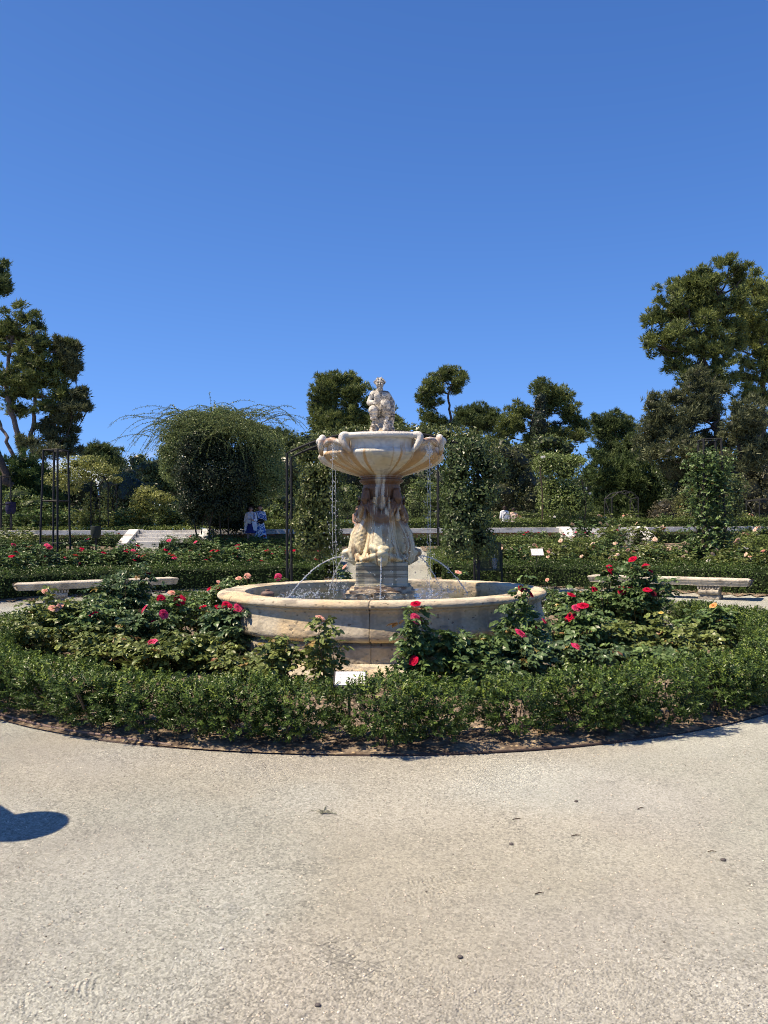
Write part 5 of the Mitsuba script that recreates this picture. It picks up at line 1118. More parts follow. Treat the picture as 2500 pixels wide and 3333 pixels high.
tree('tree of lighter green peeping out beside the dark rounded evergreen', 56, [[(2090, 1540, 0.2), (2085, 1440, 0.1)]], [(2085, 1430, 30, 24), (2070, 1480, 40, 30), (2105, 1480, 30, 30)], ((0.04, 0.065, 0.02), (0.08, 0.105, 0.03)), 'leafy_tree', seed=8, kind='leaf', leaf=0.2)
# behind the fountain
tree('dark green domed pine standing left behind the faun', 60, [[(1105, 1480, 0.4), (1100, 1380, 0.32), (1090, 1300, 0.2)], [(1100, 1400, 0.16), (1150, 1340, 0.1)]],
     [(1088, 1240, 44, 26), (1140, 1240, 26, 24), (1060, 1265, 40, 28), (1115, 1275, 50, 30), (1160, 1275, 30, 30), (1040, 1310, 30, 22), (1080, 1320, 56, 34), (1140, 1320, 50, 34), (1190, 1300, 40, 34), (1050, 1355, 40, 32), (1105, 1375, 56, 34), (1170, 1365, 50, 34), (1220, 1350, 40, 36), (1260, 1370, 40, 40), (1290, 1390, 26, 34), (1040, 1395, 26, 22), (1200, 1400, 50, 30), (1110, 1345, 60, 40), (1150, 1390, 60, 40), (1090, 1410, 60, 30)], PINE, seed=9, dens=7, length=0.42)
tree('leaning pine with a thin bare trunk and cushioned crown right of the faun', 60, [[(1468, 1420, 0.26), (1468, 1350, 0.2), (1460, 1300, 0.16), (1470, 1250, 0.1)], [(1440, 1400, 0.1), (1420, 1330, 0.07)]],
     [(1470, 1212, 40, 20), (1440, 1230, 34, 22), (1495, 1235, 30, 20), (1400, 1250, 26, 22), (1385, 1280, 30, 22), (1425, 1268, 26, 20), (1480, 1268, 24, 16), (1400, 1310, 32, 18), (1370, 1300, 18, 14), (1395, 1350, 30, 20), (1430, 1370, 26, 18), (1410, 1385, 40, 20), (1470, 1385, 30, 18), (1510, 1225, 16, 14)], PINE, seed=10, dens=8, length=0.36, swell=0.95)
tree('low umbrella pine with a flat dome right of the leaning pine', 64, [[(1560, 1480, 0.3), (1556, 1380, 0.2)]], [(1510, 1345, 30, 20), (1555, 1338, 36, 22), (1600, 1352, 30, 24), (1530, 1370, 40, 24), (1580, 1378, 40, 26), (1560, 1395, 30, 18), (1500, 1362, 18, 16)], DARKPINE, seed=11, dens=9, length=0.34)
tree('small dark bush topped tree low beside the arch, below the umbrella pine', 62, [[(1600, 1500, 0.15), (1605, 1440, 0.1)]], [(1605, 1440, 26, 24), (1590, 1460, 30, 20), (1625, 1470, 24, 26)], DARKPINE, seed=12)
# left
tree('big airy pine with two pale leaning trunks on the left', 40, [[(80, 1495, 0.30), (52, 1400, 0.27), (26, 1300, 0.24), (14, 1240, 0.2), (40, 1110, 0.1)], [(103, 1495, 0.26), (105, 1400, 0.23), (110, 1330, 0.19), (122, 1250, 0.14), (120, 1140, 0.08)], [(44, 1495, 0.22), (22, 1430, 0.18), (0, 1375, 0.15), (-40, 1330, 0.12)]],
     [(60, 1030, 60, 34), (20, 1050, 50, 40), (110, 1060, 34, 40), (60, 1095, 70, 36), (140, 1105, 30, 24), (20, 1130, 50, 30), (180, 1135, 36, 22), (100, 1150, 60, 30), (200, 1165, 40, 24), (160, 1180, 50, 30), (20, 1200, 50, 40), (230, 1120, 20, 16), (90, 1220, 60, 30), (150, 1240, 60, 36), (210, 1215, 40, 26), (40, 1280, 60, 30), (110, 1290, 60, 30), (190, 1290, 40, 26), (60, 1330, 50, 24), (150, 1330, 40, 20), (60, 1160, 70, 44), (130, 1200, 60, 40), (70, 1250, 70, 36), (20, 1090, 60, 44), (180, 1240, 44, 34), (110, 1110, 46, 36), (10, 1250, 50, 40), (120, 1260, 60, 36)], PINE, seed=13, dens=5.0, swell=0.9, sparse=0.12, bark=(0.15, 0.12, 0.105))
tree('thin drooping pine boughs reaching right from the big left pine', 40, [[(112, 1380, 0.09), (160, 1372, 0.07), (195, 1400, 0.05), (225, 1420, 0.03)], [(120, 1240, 0.08), (190, 1180, 0.06), (215, 1105, 0.05), (240, 1130, 0.03)], [(118, 1290, 0.08), (200, 1300, 0.06), (270, 1285, 0.03)]],
     [(205, 1115, 22, 14), (232, 1125, 20, 18), (245, 1150, 16, 22), (240, 1185, 22, 16), (215, 1150, 20, 16), (250, 1290, 24, 18), (275, 1282, 16, 12), (285, 1320, 12, 12), (240, 1330, 36, 16), (215, 1365, 30, 16), (195, 1400, 36, 14), (250, 1360, 16, 10), (225, 1400, 18, 12), (190, 1440, 36, 16), (230, 1430, 16, 12), (160, 1420, 20, 16), (225, 1300, 30, 20), (200, 1330, 30, 16), (260, 1300, 22, 16), (220, 1180, 26, 20), (240, 1215, 18, 14), (190, 1360, 26, 14), (140, 1390, 30, 16), (215, 1470, 36, 18), (160, 1470, 40, 18), (100, 1440, 36, 18)], DRYPINE, 'pine_bough', seed=14, dens=9, sparse=0.2, split=False, limb=0.03)
tree('very tall pine at the left edge, one bough hanging into the picture', 36, [[(-60, 1560, 0.4), (-40, 1200, 0.3), (-50, 900, 0.2)], [(30, 1580, 0.34), (-40, 1380, 0.3)]], [(-30, 860, 46, 30), (0, 880, 22, 26), (-20, 920, 40, 22), (14, 925, 20, 14), (-10, 945, 26, 14), (-60, 1000, 60, 40)], DARKPINE, seed=15, dens=8)
tree('small dark pine above the yellow climber at the left', 52, [[(335, 1540, 0.2), (335, 1470, 0.14)]], [(322, 1458, 30, 16), (290, 1478, 30, 18), (350, 1478, 36, 20), (385, 1500, 14, 24), (330, 1510, 50, 26), (375, 1535, 20, 24)], DARKPINE, seed=16, dens=8)
tree('flat topped dark cedar behind the weeping climber', 46, [[(900, 1560, 0.25), (900, 1420, 0.15)]], [(850, 1405, 50, 16), (905, 1420, 56, 18), (940, 1445, 40, 16), (880, 1450, 70, 30), (930, 1490, 44, 40), (870, 1520, 60, 40)], DARKPINE, 'cedar_tree', seed=17, dens=8, length=0.3)
# green belt behind the terrace, left to right
MID = ((0.056, 0.085, 0.028), (0.14, 0.18, 0.05)); FRESH = ((0.085, 0.125, 0.034), (0.19, 0.245, 0.062)); DEEP = ((0.031, 0.050, 0.022), (0.08, 0.112, 0.038)); YEL = ((0.16, 0.185, 0.045), (0.32, 0.33, 0.09))
def clump(label, y, blobs, tone, seed, kind='leaf', leaf=0.14, name='shrub', catg=None, **k):
    key = tree(label, y, [[(np.mean([b[0] for b in blobs]), max(b[1] for b in blobs) + 60, 0.12), (np.mean([b[0] for b in blobs]), np.mean([b[1] for b in blobs]), 0.06)]], blobs, tone, name, kind=kind, leaf=leaf, seed=seed, **k)
    labels[key]['category'] = catg or name.replace('_', ' '); return key
clump('young bright green pine at the far left behind the obelisks', 37, [(70, 1530, 70, 46), (20, 1520, 40, 40), (120, 1560, 60, 50), (50, 1590, 60, 50), (130, 1620, 60, 40), (20, 1640, 50, 40)], ((0.04, 0.075, 0.022), (0.085, 0.13, 0.036)), 21, 'pine', name='young_pine', catg='tree', dens=9, length=0.3)
clump('rounded green shrub under the young pine at the far left', 34, [(60, 1620, 50, 36), (110, 1645, 60, 30), (20, 1660, 40, 30)], FRESH, 22, leaf=0.11)
clump('deep green shade shrubs behind the yellow climbing rose arch', 38, [(270, 1600, 60, 60), (370, 1590, 60, 60), (430, 1600, 60, 60), (200, 1620, 50, 50), (330, 1650, 60, 40), (420, 1560, 40, 40), (440, 1660, 50, 40)], DEEP, 23)
clump('mid green tree between the yellow arch and the weeping climber', 42, [(450, 1500, 34, 26), (480, 1530, 50, 36), (430, 1545, 40, 36), (520, 1530, 44, 44), (500, 1590, 60, 50), (560, 1480, 40, 50), (570, 1560, 50, 60), (440, 1610, 40, 40)], MID, 24, name='leafy_tree', catg='tree')
clump('green bank of trees right behind the weeping climber', 40, [(830, 1480, 60, 50), (880, 1520, 60, 60), (940, 1530, 60, 60), (840, 1580, 60, 60), (910, 1600, 60, 50), (970, 1590, 50, 50), (820, 1640, 50, 40), (900, 1650, 60, 40)], MID, 25, name='leafy_tree', catg='tree')
clump('clipped yellow green shrub right of the two women', 33, [(915, 1625, 24, 20), (905, 1660, 26, 26), (950, 1640, 22, 30), (930, 1680, 36, 20)], FRESH, 26, leaf=0.08)
clump('rounded green shrub seen under the bowl, left of the stem', 46, [(1130, 1600, 30, 26), (1105, 1620, 26, 24), (1160, 1620, 26, 24), (1130, 1650, 44, 30)], FRESH, 27, leaf=0.1)
clump('dark thicket filling the gap under the bowl behind the stem', 50, [(1060, 1560, 60, 60), (1140, 1550, 60, 60), (1220, 1570, 60, 60), (1300, 1560, 60, 60), (1390, 1560, 60, 60), (1450, 1570, 60, 60), (1100, 1640, 60, 40), (1200, 1640, 60, 40), (1300, 1640, 60, 40), (1400, 1640, 60, 40)], DEEP, 28, name='thicket')
clump('bushy green tree under the bowl, right of the stem', 45, [(1370, 1585, 36, 26), (1405, 1590, 34, 24), (1350, 1610, 30, 24), (1410, 1625, 40, 30), (1370, 1640, 40, 30)], FRESH, 29, leaf=0.11)
clump('brown green trees behind the climber right of the arch', 48, [(1620, 1480, 50, 34), (1680, 1500, 50, 44), (1640, 1540, 60, 50), (1700, 1570, 60, 60), (1630, 1610, 60, 50), (1720, 1630, 50, 40), (1600, 1640, 40, 40), (1660, 1650, 60, 30)], ((0.05, 0.062, 0.022), (0.10, 0.115, 0.04)), 30, name='leafy_tree', catg='tree')
clump('chestnut tree with layered leaves below the umbrella pine', 52, [(1790, 1440, 50, 24), (1840, 1460, 36, 26), (1770, 1480, 60, 28), (1830, 1500, 50, 30), (1880, 1500, 30, 20), (1740, 1510, 50, 30), (1690, 1470, 40, 30), (1640, 1450, 30, 24)], MID, 31, leaf=0.22, name='leafy_tree', catg='tree')
clump('young long needled pines between the arbour and the green rose arch', 44, [(1935, 1530, 40, 50), (1990, 1560, 60, 50), (2050, 1530, 50, 46), (2090, 1545, 50, 50), (1960, 1610, 60, 50), (2040, 1600, 60, 50), (2110, 1600, 50, 50), (2150, 1580, 50, 50), (1930, 1640, 40, 40), (2010, 1650, 60, 36), (2100, 1650, 60, 40)], ((0.045, 0.075, 0.024), (0.095, 0.13, 0.042)), 32, 'pine', name='young_pine', catg='tree', dens=8, length=0.42)
clump('grey brown shrubs in the shade at the far right', 38, [(2440, 1530, 60, 50), (2490, 1560, 50, 50), (2430, 1600, 60, 50), (2480, 1640, 60, 40), (2390, 1560, 40, 50), (2380, 1640, 50, 40)], ((0.06, 0.065, 0.035), (0.11, 0.11, 0.05)), 33)
clump('dark evergreen bank behind the overgrown obelisk', 40, [(2200, 1530, 60, 50), (2270, 1520, 60, 60), (2340, 1530, 60, 60), (2230, 1600, 60, 50), (2310, 1600, 60, 50), (2370, 1600, 40, 50), (2200, 1640, 50, 40), (2290, 1650, 60, 40)], DEEP, 34, name='thicket')
clump('pinkish brown flowering shrub right of the small iron arbour', 36, [(2165, 1650, 36, 24), (2150, 1675, 36, 22), (2190, 1680, 30, 22)], ((0.07, 0.065, 0.035), (0.13, 0.11, 0.06)), 35, leaf=0.09)
clump('far trees on the left horizon beyond the garden', 90, [(-40, 1560, 80, 60), (60, 1600, 90, 60), (200, 1610, 90, 60), (420, 1580, 70, 70), (560, 1600, 90, 60), (700, 1600, 90, 60), (860, 1600, 90, 70), (1000, 1610, 90, 60), (1010, 1440, 50, 30), (980, 1470, 60, 40)] + [(u, 1672, 90, 34) for u in range(-40, 1150, 110)], DEEP, 36, leaf=0.5, name='far_trees', catg='trees', limb=0.2)
clump('far trees on the right horizon beyond the garden', 90, [(1150, 1600, 90, 60), (1300, 1600, 90, 60), (1450, 1610, 90, 60), (1600, 1600, 90, 60), (1760, 1600, 90, 60), (1920, 1590, 90, 60), (2100, 1590, 90, 70), (2280, 1580, 90, 80), (2440, 1560, 90, 80), (2560, 1560, 90, 80), (2470, 1470, 80, 60)] + [(u, 1668, 90, 34) for u in range(1150, 2600, 110)], DEEP, 37, leaf=0.5, name='far_trees', catg='trees', limb=0.2)

# ------------------------------------------------------------------ climbers over arches on the terrace
IVY = ((0.014, 0.026, 0.011), (0.04, 0.06, 0.022)); WILLOWY = ((0.105, 0.150, 0.050), (0.22, 0.275, 0.095))
wk2 = climber('huge dark climber smothering an arch, weeping fine light sprays from its top', [(640, 1470, 60, 60, 27, 1.2), (720, 1480, 60, 60, 27.5, 1.2), (620, 1540, 50, 50, 26.6, 1.1), (690, 1560, 60, 60, 26.6, 1.0), (770, 1550, 50, 60, 27.2, 1.1), (640, 1620, 40, 50, 26.6, 0.9), (700, 1640, 50, 50, 27, 0.9), (760, 1630, 44, 60, 27.4, 0.9), (660, 1430, 60, 30, 27, 1.0), (800, 1490, 40, 50, 28, 1.0), (750, 1690, 40, 44, 28.9, 0.5), (700, 1690, 36, 36, 28.9, 0.5), (815, 1630, 30, 60, 29.1, 0.4), (610, 1600, 26, 50, 26.8, 0.6), (612, 1650, 30, 44, 26.8, 0.5), (640, 1680, 30, 36, 26.9, 0.5), (775, 1690, 30, 46, 28.9, 0.4), (800, 1570, 40, 60, 28.0, 0.8), (730, 1660, 50, 60, 28.9, 0.5)], 0.075, *IVY, 71, 330, stems=[(640, 1745, 640, 1600, 26.6, 0.03), (680, 1760, 700, 1640, 26.6, 0.028), (655, 1740, 690, 1640, 26.8, 0.02), (700, 1750, 660, 1620, 26.7, 0.022), (720, 1745, 720, 1620, 27, 0.03), (745, 1740, 740, 1600, 27.4, 0.02)], core=0.72)  # low back blobs: dark leaves standing for the shade inside the arch
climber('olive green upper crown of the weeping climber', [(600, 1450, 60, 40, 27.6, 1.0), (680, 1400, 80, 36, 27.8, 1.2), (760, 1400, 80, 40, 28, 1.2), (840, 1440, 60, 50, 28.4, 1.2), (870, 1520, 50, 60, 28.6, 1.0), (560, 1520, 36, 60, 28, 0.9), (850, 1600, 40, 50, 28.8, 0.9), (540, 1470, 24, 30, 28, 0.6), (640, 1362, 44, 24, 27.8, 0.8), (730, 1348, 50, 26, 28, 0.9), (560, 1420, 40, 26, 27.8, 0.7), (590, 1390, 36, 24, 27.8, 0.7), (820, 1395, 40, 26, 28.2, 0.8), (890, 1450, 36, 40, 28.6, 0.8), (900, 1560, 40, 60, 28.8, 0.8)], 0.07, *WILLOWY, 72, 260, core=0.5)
rng = np.random.default_rng(73); fm, sm = MB(), MB()                  # long arching sprays
for k in range(360):
    s = rng.choice([-1, 1], p=[0.58, 0.42]); u0, v0 = 700 + rng.normal() * 80, 1350 + rng.random() * 75
    l = 40 + 150 * rng.random(); hgt = 10 + 50 * rng.random(); y = 27.0 + rng.normal() * 0.7
    t = np.linspace(0, 1, 12); uu = u0 + s * l * t; vv = v0 - hgt * np.sin(t * 2.0) + (170 * rng.random()) * t ** 2.2
    if k < 4: uu, vv = 695 + 6 * k + (-14 + 12 * k) * t, 1380 - (105 - 28 * k) * t
    C = np.array([at(a, b, y) for a, b in zip(uu, vv)]); sm.mesh(tube(C, np.linspace(0.010, 0.004, 12), 4), (0.06, 0.075, 0.03))
    n = 60; i = rng.random(n) * 11; P = np.stack([np.interp(i, np.arange(12), C[:, j]) for j in range(3)], 1); d = sphere_dirs(rng, n)
    fm.leaves(P, d - [0, 0, 0.2], sphere_dirs(rng, n) + [0, 0, 0.6], 0.062, 0.026, tones(rng, n, *WILLOWY))
k = thing('weeping_sprays', 'fine arching light green sprays on top of the huge weeping climber', 'climbing plant'); fm.put('foliage', 'mat_leaf', k); sm.put('stems', 'mat_wood', k)
def arbour(label, u0, u1, top, bottom, y, dep, peak):
    key = thing('iron_arbour', label, 'arbour'); hoops, ties = [], []
    for dy in (0, dep):
        A = [at(u0, bottom, y), at(u0, top + peak, y), at(u0 + (u1 - u0) * 0.25, top + peak * 0.2, y), at((u0 + u1) / 2, top, y), at(u1 - (u1 - u0) * 0.25, top + peak * 0.2, y), at(u1, top + peak, y), at(u1, bottom, y)]
        P = np.array(A) + [0, dy, 0]; hoops.append(P); solid('hoop', cat([bar(a, b, 0.045) for a, b in zip(P, P[1:])]), IRON, key)
    for a, b in zip(*hoops): ties.append(bar(a, b, 0.035))
    for P in hoops:
        for i, j in ((0, 1), (5, 6)): q = (P[i] + P[j]) / 2; ties.append(bar(P[i] + [0.0, 0, 0.02], hoops[1][j] if P is hoops[0] else hoops[0][j], 0.02))
    solid('brace', cat(ties), IRON, key, kind='stuff', label='thin cross bars of the arbour'); return key
arbour('small bare iron arbour on the terrace at the right', 1992, 2078, 1598, 1690, 36.5, 1.2, 22)
arbour('thin iron arbour frame cut by the right edge of the picture', 2472, 2560, 1622, 1700, 33, 1.2, 6)
arbour('iron arch carrying the yellow climbing rose on the left', 296, 352, 1548, 1715, 31.5, 1.0, 26)
climber('yellow green climbing rose sprawling over an iron arch at the left', [(250, 1510, 44, 26, 31.5, 0.8), (300, 1505, 40, 24, 31.5, 0.8), (345, 1530, 36, 20, 31.5, 0.8), (215, 1535, 36, 26, 31.4, 0.8), (280, 1545, 44, 20, 31.5, 0.8), (375, 1560, 22, 10, 31.5, 0.5), (180, 1560, 40, 20, 31.3, 0.6), (230, 1580, 36, 24, 31.4, 0.7), (290, 1650, 16, 44, 31.8, 0.4), (345, 1640, 14, 50, 31.8, 0.4)], 0.085, *YEL, 74, 170, core=0.4)
climber('small yellow green rose arch left of the weeping climber', [(480, 1600, 36, 20, 32.5, 0.7), (450, 1630, 24, 26, 32.5, 0.6), (520, 1615, 36, 16, 32.5, 0.7), (435, 1670, 20, 26, 32.5, 0.5), (475, 1650, 26, 24, 32.6, 0.5), (550, 1625, 26, 8, 32.5, 0.4), (530, 1655, 20, 26, 32.8, 0.5)], 0.08, *YEL, 75, 170, core=0.45)
climber('green climbing rose covering an arch right of the fountain, lighter on top', column(1755, 1900, 1500, 1690, 31.5, 0.9, 70, seed=5) + [(1790, 1495, 44, 18, 31.5, 0.9), (1860, 1500, 40, 20, 31.5, 0.9)], 0.085, *FRESH, 76, 200, core=0.6, stems=[(1760, 1740, 1758, 1520, 31, 0.03), (1895, 1720, 1893, 1560, 31, 0.03)], white=1)
climber('olive climbing rose over an arch left of the overgrown obelisk', column(2200, 2250, 1560, 1700, 32, 0.6, 50, seed=6), 0.08, (0.07, 0.085, 0.025), (0.14, 0.15, 0.045), 77, 180, core=0.5)
climber('dark leafy column with yellow tips right of the overgrown obelisk', column(2360, 2420, 1545, 1690, 30, 0.6, 60, seed=7), 0.08, *MID, 78, 190, core=0.6)
climber('climber over a small arch seen below the bowl at the left of the stem', column(1100, 1160, 1600, 1690, 36, 0.5, 50, seed=8), 0.08, *MID, 79, 150, core=0.5)
climber('climber over a small arch seen below the bowl at the right of the stem', column(1330, 1400, 1620, 1690, 36, 0.5, 50, seed=9), 0.08, *MID, 80, 150, core=0.5)

# ------------------------------------------------------------------ people
SKIN = (0.42, 0.25, 0.18)
def hand(w, e, s, curl=0.5, r=0.0085):
    """bones of a hand at wrist w that points along e: palm, four unequal fingers, a thumb leaving the palm's side"""
    e = unit(np.asarray(e, float)); side = unit(np.cross(e, [0, 0, 1.0]) if abs(e[2]) < 0.9 else np.cross(e, [0, 1.0, 0])) * s; dn = np.cross(e, side) * s
    k = w + e * 0.085; B = [(w, 0.022, w + e * 0.03, 0.024)]
    B += [(w + e * 0.02 + side * 0.018, 0.015, k + side * 0.028, 0.012), (w + e * 0.02 - side * 0.018, 0.015, k - side * 0.028, 0.012), (k + side * 0.028, 0.012, k - side * 0.028, 0.012)]
    for i, ln in enumerate((0.068, 0.078, 0.072, 0.056)):
        b = k + side * (0.028 - 0.019 * i); m = b + (e * (1 - 0.3 * curl) - dn * 0.5 * curl) * ln * 0.55; B += [(b, r, m, r * 0.95), (m, r * 0.95, m + (e * (1 - curl) - dn * curl) * ln * 0.5, r * 0.85)]
    t = w + e * 0.03 + side * 0.024; m = t + (e * 0.6 + side * 0.7 - dn * 0.3) * 0.036
    return B + [(t, r * 1.15, m, r * 1.05), (m, r, m + (e * 0.9 + side * 0.2 - dn * 0.4) * 0.03, r * 0.9)]
def person(label, pos, yaw, h, arms, legs='stand', top=None, sleeves=None, skirt=None, trousers=None, dress=None, hair=(0.03, 0.02, 0.016), longhair=False, glasses=False, hat=None, bag=None, held=None, shoes=(0.04, 0.035, 0.03), open_shirt=None, strap=None, skin=SKIN):
    key = thing('person', label, 'person'); k = h / 1.68
    R = trimesh.transformations.rotation_matrix(yaw, [0, 0, 1])
    def lay(m): m.apply_scale(k); m.apply_transform(R); m.apply_translation(pos); return m
    V = lambda *a: np.array(a, float)
    hipz = 0.88 if legs == 'stand' else 0.50
    sh, ch, wa = hipz + 0.50, hipz + 0.37, hipz + 0.16
    T_ = [(V(-0.075, 0, hipz), 0.10, V(0.075, 0, hipz), 0.10), (V(-0.05, 0, hipz + 0.03), 0.10, V(-0.04, 0, wa), 0.085), (V(0.05, 0, hipz + 0.03), 0.10, V(0.04, 0, wa), 0.085),
          (V(-0.04, 0, wa), 0.085, V(-0.075, 0.0, ch), 0.095), (V(0.04, 0, wa), 0.085, V(0.075, 0.0, ch), 0.095), (V(-0.075, 0, ch), 0.09, V(0.075, 0, ch), 0.09), (V(-0.10, -0.01, ch + 0.04), 0.075, V(-0.145, -0.01, sh - 0.015), 0.052),
          (V(0.10, -0.01, ch + 0.04), 0.075, V(0.145, -0.01, sh - 0.015), 0.052), (V(-0.14, -0.01, sh - 0.012), 0.05, V(0, -0.005, sh + 0.02), 0.055), (V(0.14, -0.01, sh - 0.012), 0.05, V(0, -0.005, sh + 0.02), 0.055)]
    L_ = []
    for s in (-1, 1):
        if legs == 'stand':
            L_ += [(V(s * 0.085, 0, hipz - 0.03), 0.088, V(s * 0.085, 0.01, 0.47), 0.056), (V(s * 0.085, 0.01, 0.47), 0.054, V(s * 0.088, -0.02, 0.30), 0.052), (V(s * 0.088, -0.02, 0.30), 0.05, V(s * 0.09, -0.01, 0.09), 0.034)]
        else:
            L_ += [(V(s * 0.085, 0, hipz - 0.0), 0.09, V(s * 0.10, 0.40, hipz - 0.02), 0.06), (V(s * 0.10, 0.40, hipz - 0.02), 0.056, V(s * 0.10, 0.39, 0.30), 0.05), (V(s * 0.10, 0.39, 0.30), 0.048, V(s * 0.10, 0.38, 0.09), 0.034)]
    A_, H_ = [], []
    for s, (el, wr, hd) in zip((-1, 1), arms):
        S = V(s * 0.165, -0.01, sh - 0.025); E, W = V(*el) + V(0, 0, hipz - 0.88), V(*wr) + V(0, 0, hipz - 0.88)
        A_ += [(S, 0.05, E, 0.036), (E, 0.036, E * 0.6 + W * 0.4, 0.034), (E * 0.6 + W * 0.4, 0.034, W, 0.024)]; H_ += hand(W, hd, s)
    hz = sh + 0.175
    HD = [(V(0, -0.01, sh + 0.02), 0.050, V(0, 0.005, sh + 0.10), 0.046), (V(0, -0.012, hz + 0.025), 0.083, V(0, 0.02, hz - 0.015), 0.072), (V(0, 0.03, hz - 0.04), 0.056, V(0, 0.05, hz - 0.085), 0.030), (V(0, 0.088, hz + 0.01), 0.010, V(0, 0.104, hz - 0.025), 0.014),
          (V(-0.03, 0.07, hz - 0.03), 0.022, V(0.03, 0.07, hz - 0.03), 0.022), (V(-0.014, 0.083, hz - 0.058), 0.009, V(0.014, 0.083, hz - 0.058), 0.009), (V(-0.082, -0.005, hz), 0.016, V(-0.084, -0.005, hz - 0.03), 0.012), (V(0.082, -0.005, hz), 0.016, V(0.084, -0.005, hz - 0.03), 0.012)]
    body = flesh(T_ + L_ + A_ + H_ + HD, 0.03, 3, 12); solid('body', lay(body), skin, key, smooth=True)
    fat = lambda B, d: [(a, r + d, b, q + d) for a, r, b, q in B]
    eyes = []
    for s in (-1, 1):
        e = trimesh.creation.icosphere(2, 0.012); e.apply_scale([1.3, 0.6, 0.8]); e.apply_translation((s * 0.033, 0.084, hz + 0.004)); eyes.append(e)
    solid('eyes', lay(cat(eyes)), (0.03, 0.025, 0.02), key, smooth=True)
    m = flesh([(V(-0.018, 0.089, hz - 0.058), 0.006, V(0.018, 0.089, hz - 0.058), 0.006)], 0.006, 1, 8); solid('lips', lay(m), (0.36, 0.12, 0.10), key, smooth=True)
    hb = [(V(0, -0.035, hz + 0.045), 0.086, V(0, -0.03, hz + 0.01), 0.088), (V(-0.035, 0.015, hz + 0.072), 0.045, V(0.035, 0.015, hz + 0.072), 0.045)]
    for s in (-1, 1): hb += [(V(s * 0.06, -0.02, hz + 0.03), 0.04, V(s * 0.07, -0.03, hz - (0.16 if longhair else 0.03)), 0.03)]
    hb += [(V(0, -0.06, hz), 0.06, V(0, -0.075, hz - (0.22 if longhair else 0.06)), 0.05)] + ([] if longhair else [(V(0, -0.10, hz + 0.05), 0.045, V(0, -0.12, hz + 0.06), 0.04)])
    hm = flesh(hb, 0.025, 3, 12); hm.vertices = hm.vertices + hm.vertex_normals * 0.004 * np.sin(hm.vertices[:, :1] * 260); solid('hair', lay(hm), hair, key, smooth=True)
    if glasses: solid('sunglasses', lay(cat([box((s * 0.034, 0.096, hz + 0.004), (0.05, 0.008, 0.036), bevel=0.003) for s in (-1, 1)] + [box((0, 0.1, hz + 0.012), (0.02, 0.006, 0.006))])), (0.01, 0.01, 0.01), key)
    if hat: solid('sun_hat', lay(lathe([(0.0, hz + 0.15), (0.06, hz + 0.145), (0.092, hz + 0.12), (0.102, hz + 0.06), (0.205, hz + 0.045), (0.205, hz + 0.038), (0.10, hz + 0.05), (0.09, hz + 0.05)], 32)), hat, key, smooth=40)
    if top: solid('top', lay(flesh(fat(T_[1:8], 0.012), 0.03, 3, 12)), top, key, smooth=True)
    if sleeves: solid('shirt', lay(flesh(fat(T_, 0.014) + fat([b for j, b in enumerate(A_) if j % 3 < 2], 0.014), 0.03, 3, 12)), sleeves, key, smooth=True)
    def flare(z0, z1, r0, r1, folds, amp):
        th, tt = np.linspace(0, 2 * np.pi, 65)[:-1], np.linspace(0, 1, 10); v = []
        for t in tt:
            r = (r0 + (r1 - r0) * t ** 0.8) * (1 + amp * t * np.sin(folds * th)); v.append(np.stack([r * np.cos(th) * 1.12, r * np.sin(th) * 0.85, z0 + (z1 - z0) * t + 0 * th], 1))
        v = np.vstack(v); i, j = np.meshgrid(np.arange(9), np.arange(64), indexing='ij'); j2 = (j + 1) % 64; q = np.stack([i * 64 + j, i * 64 + j2, (i + 1) * 64 + j2, (i + 1) * 64 + j], -1).reshape(-1, 4)
        return trimesh.Trimesh(v, np.vstack([q[:, [0, 1, 2]], q[:, [0, 2, 3]]]), process=False)
    if skirt: solid('skirt', lay(flare(hipz + 0.14, skirt[1], 0.125, 0.19, 6, 0.03)), skirt[0], key, smooth=True)
    if trousers: solid('trousers', lay(flesh(fat(T_[:1] + L_, 0.014), 0.03, 3, 12)), trousers, key, smooth=True)
    if dress:
        add('dress', lay(cat([flare(hipz + 0.2, 0.22, 0.115, 0.27, 9, 0.07)])), 'mat_dress', key, smooth=True)
        add('bodice', lay(flesh(fat(T_[1:], 0.013) + fat([A_[0], A_[3]], 0.016), 0.03, 3, 12)), 'mat_dress', key, smooth=True)
    if open_shirt:
        pan = []
        for s in (-1, 1):
            v = np.array([[s * 0.07, 0.125, sh - 0.06], [s * 0.2, 0.03, sh - 0.05], [s * 0.25, 0.02, hipz + 0.05], [s * 0.26, 0.0, hipz - 0.2], [s * 0.15, 0.12, hipz - 0.17], [s * 0.10, 0.15, hipz + 0.1]]); w = v - [0, 0.012, 0]
            f = [[0, 1, 2], [0, 2, 5], [5, 2, 3], [5, 3, 4]]; V2 = np.vstack([v, w]); F2 = f + [[a + 6, c + 6, b + 6] for a, b, c in f] + [[i, (i + 1) % 6, (i + 1) % 6 + 6] for i in range(6)] + [[i, (i + 1) % 6 + 6, i + 6] for i in range(6)]
            pan.append(trimesh.Trimesh(V2, F2, process=False))
        solid('shirt_front', lay(cat(pan)), open_shirt, key)
    if bag: m = trimesh.creation.icosphere(3, 0.12); m.apply_scale([1.05, 0.5, 0.85]); m.apply_translation(bag[1]); solid('bag', lay(m), bag[0], key, smooth=True)
    if strap: solid('strap', lay(tube(spline(np.array(strap[1]), 2), 0.016, 6)), strap[0], key, smooth=True)
    if held: solid(held[0], lay(box(held[1], held[2], bevel=0.002)), held[3], key)
    fs = []
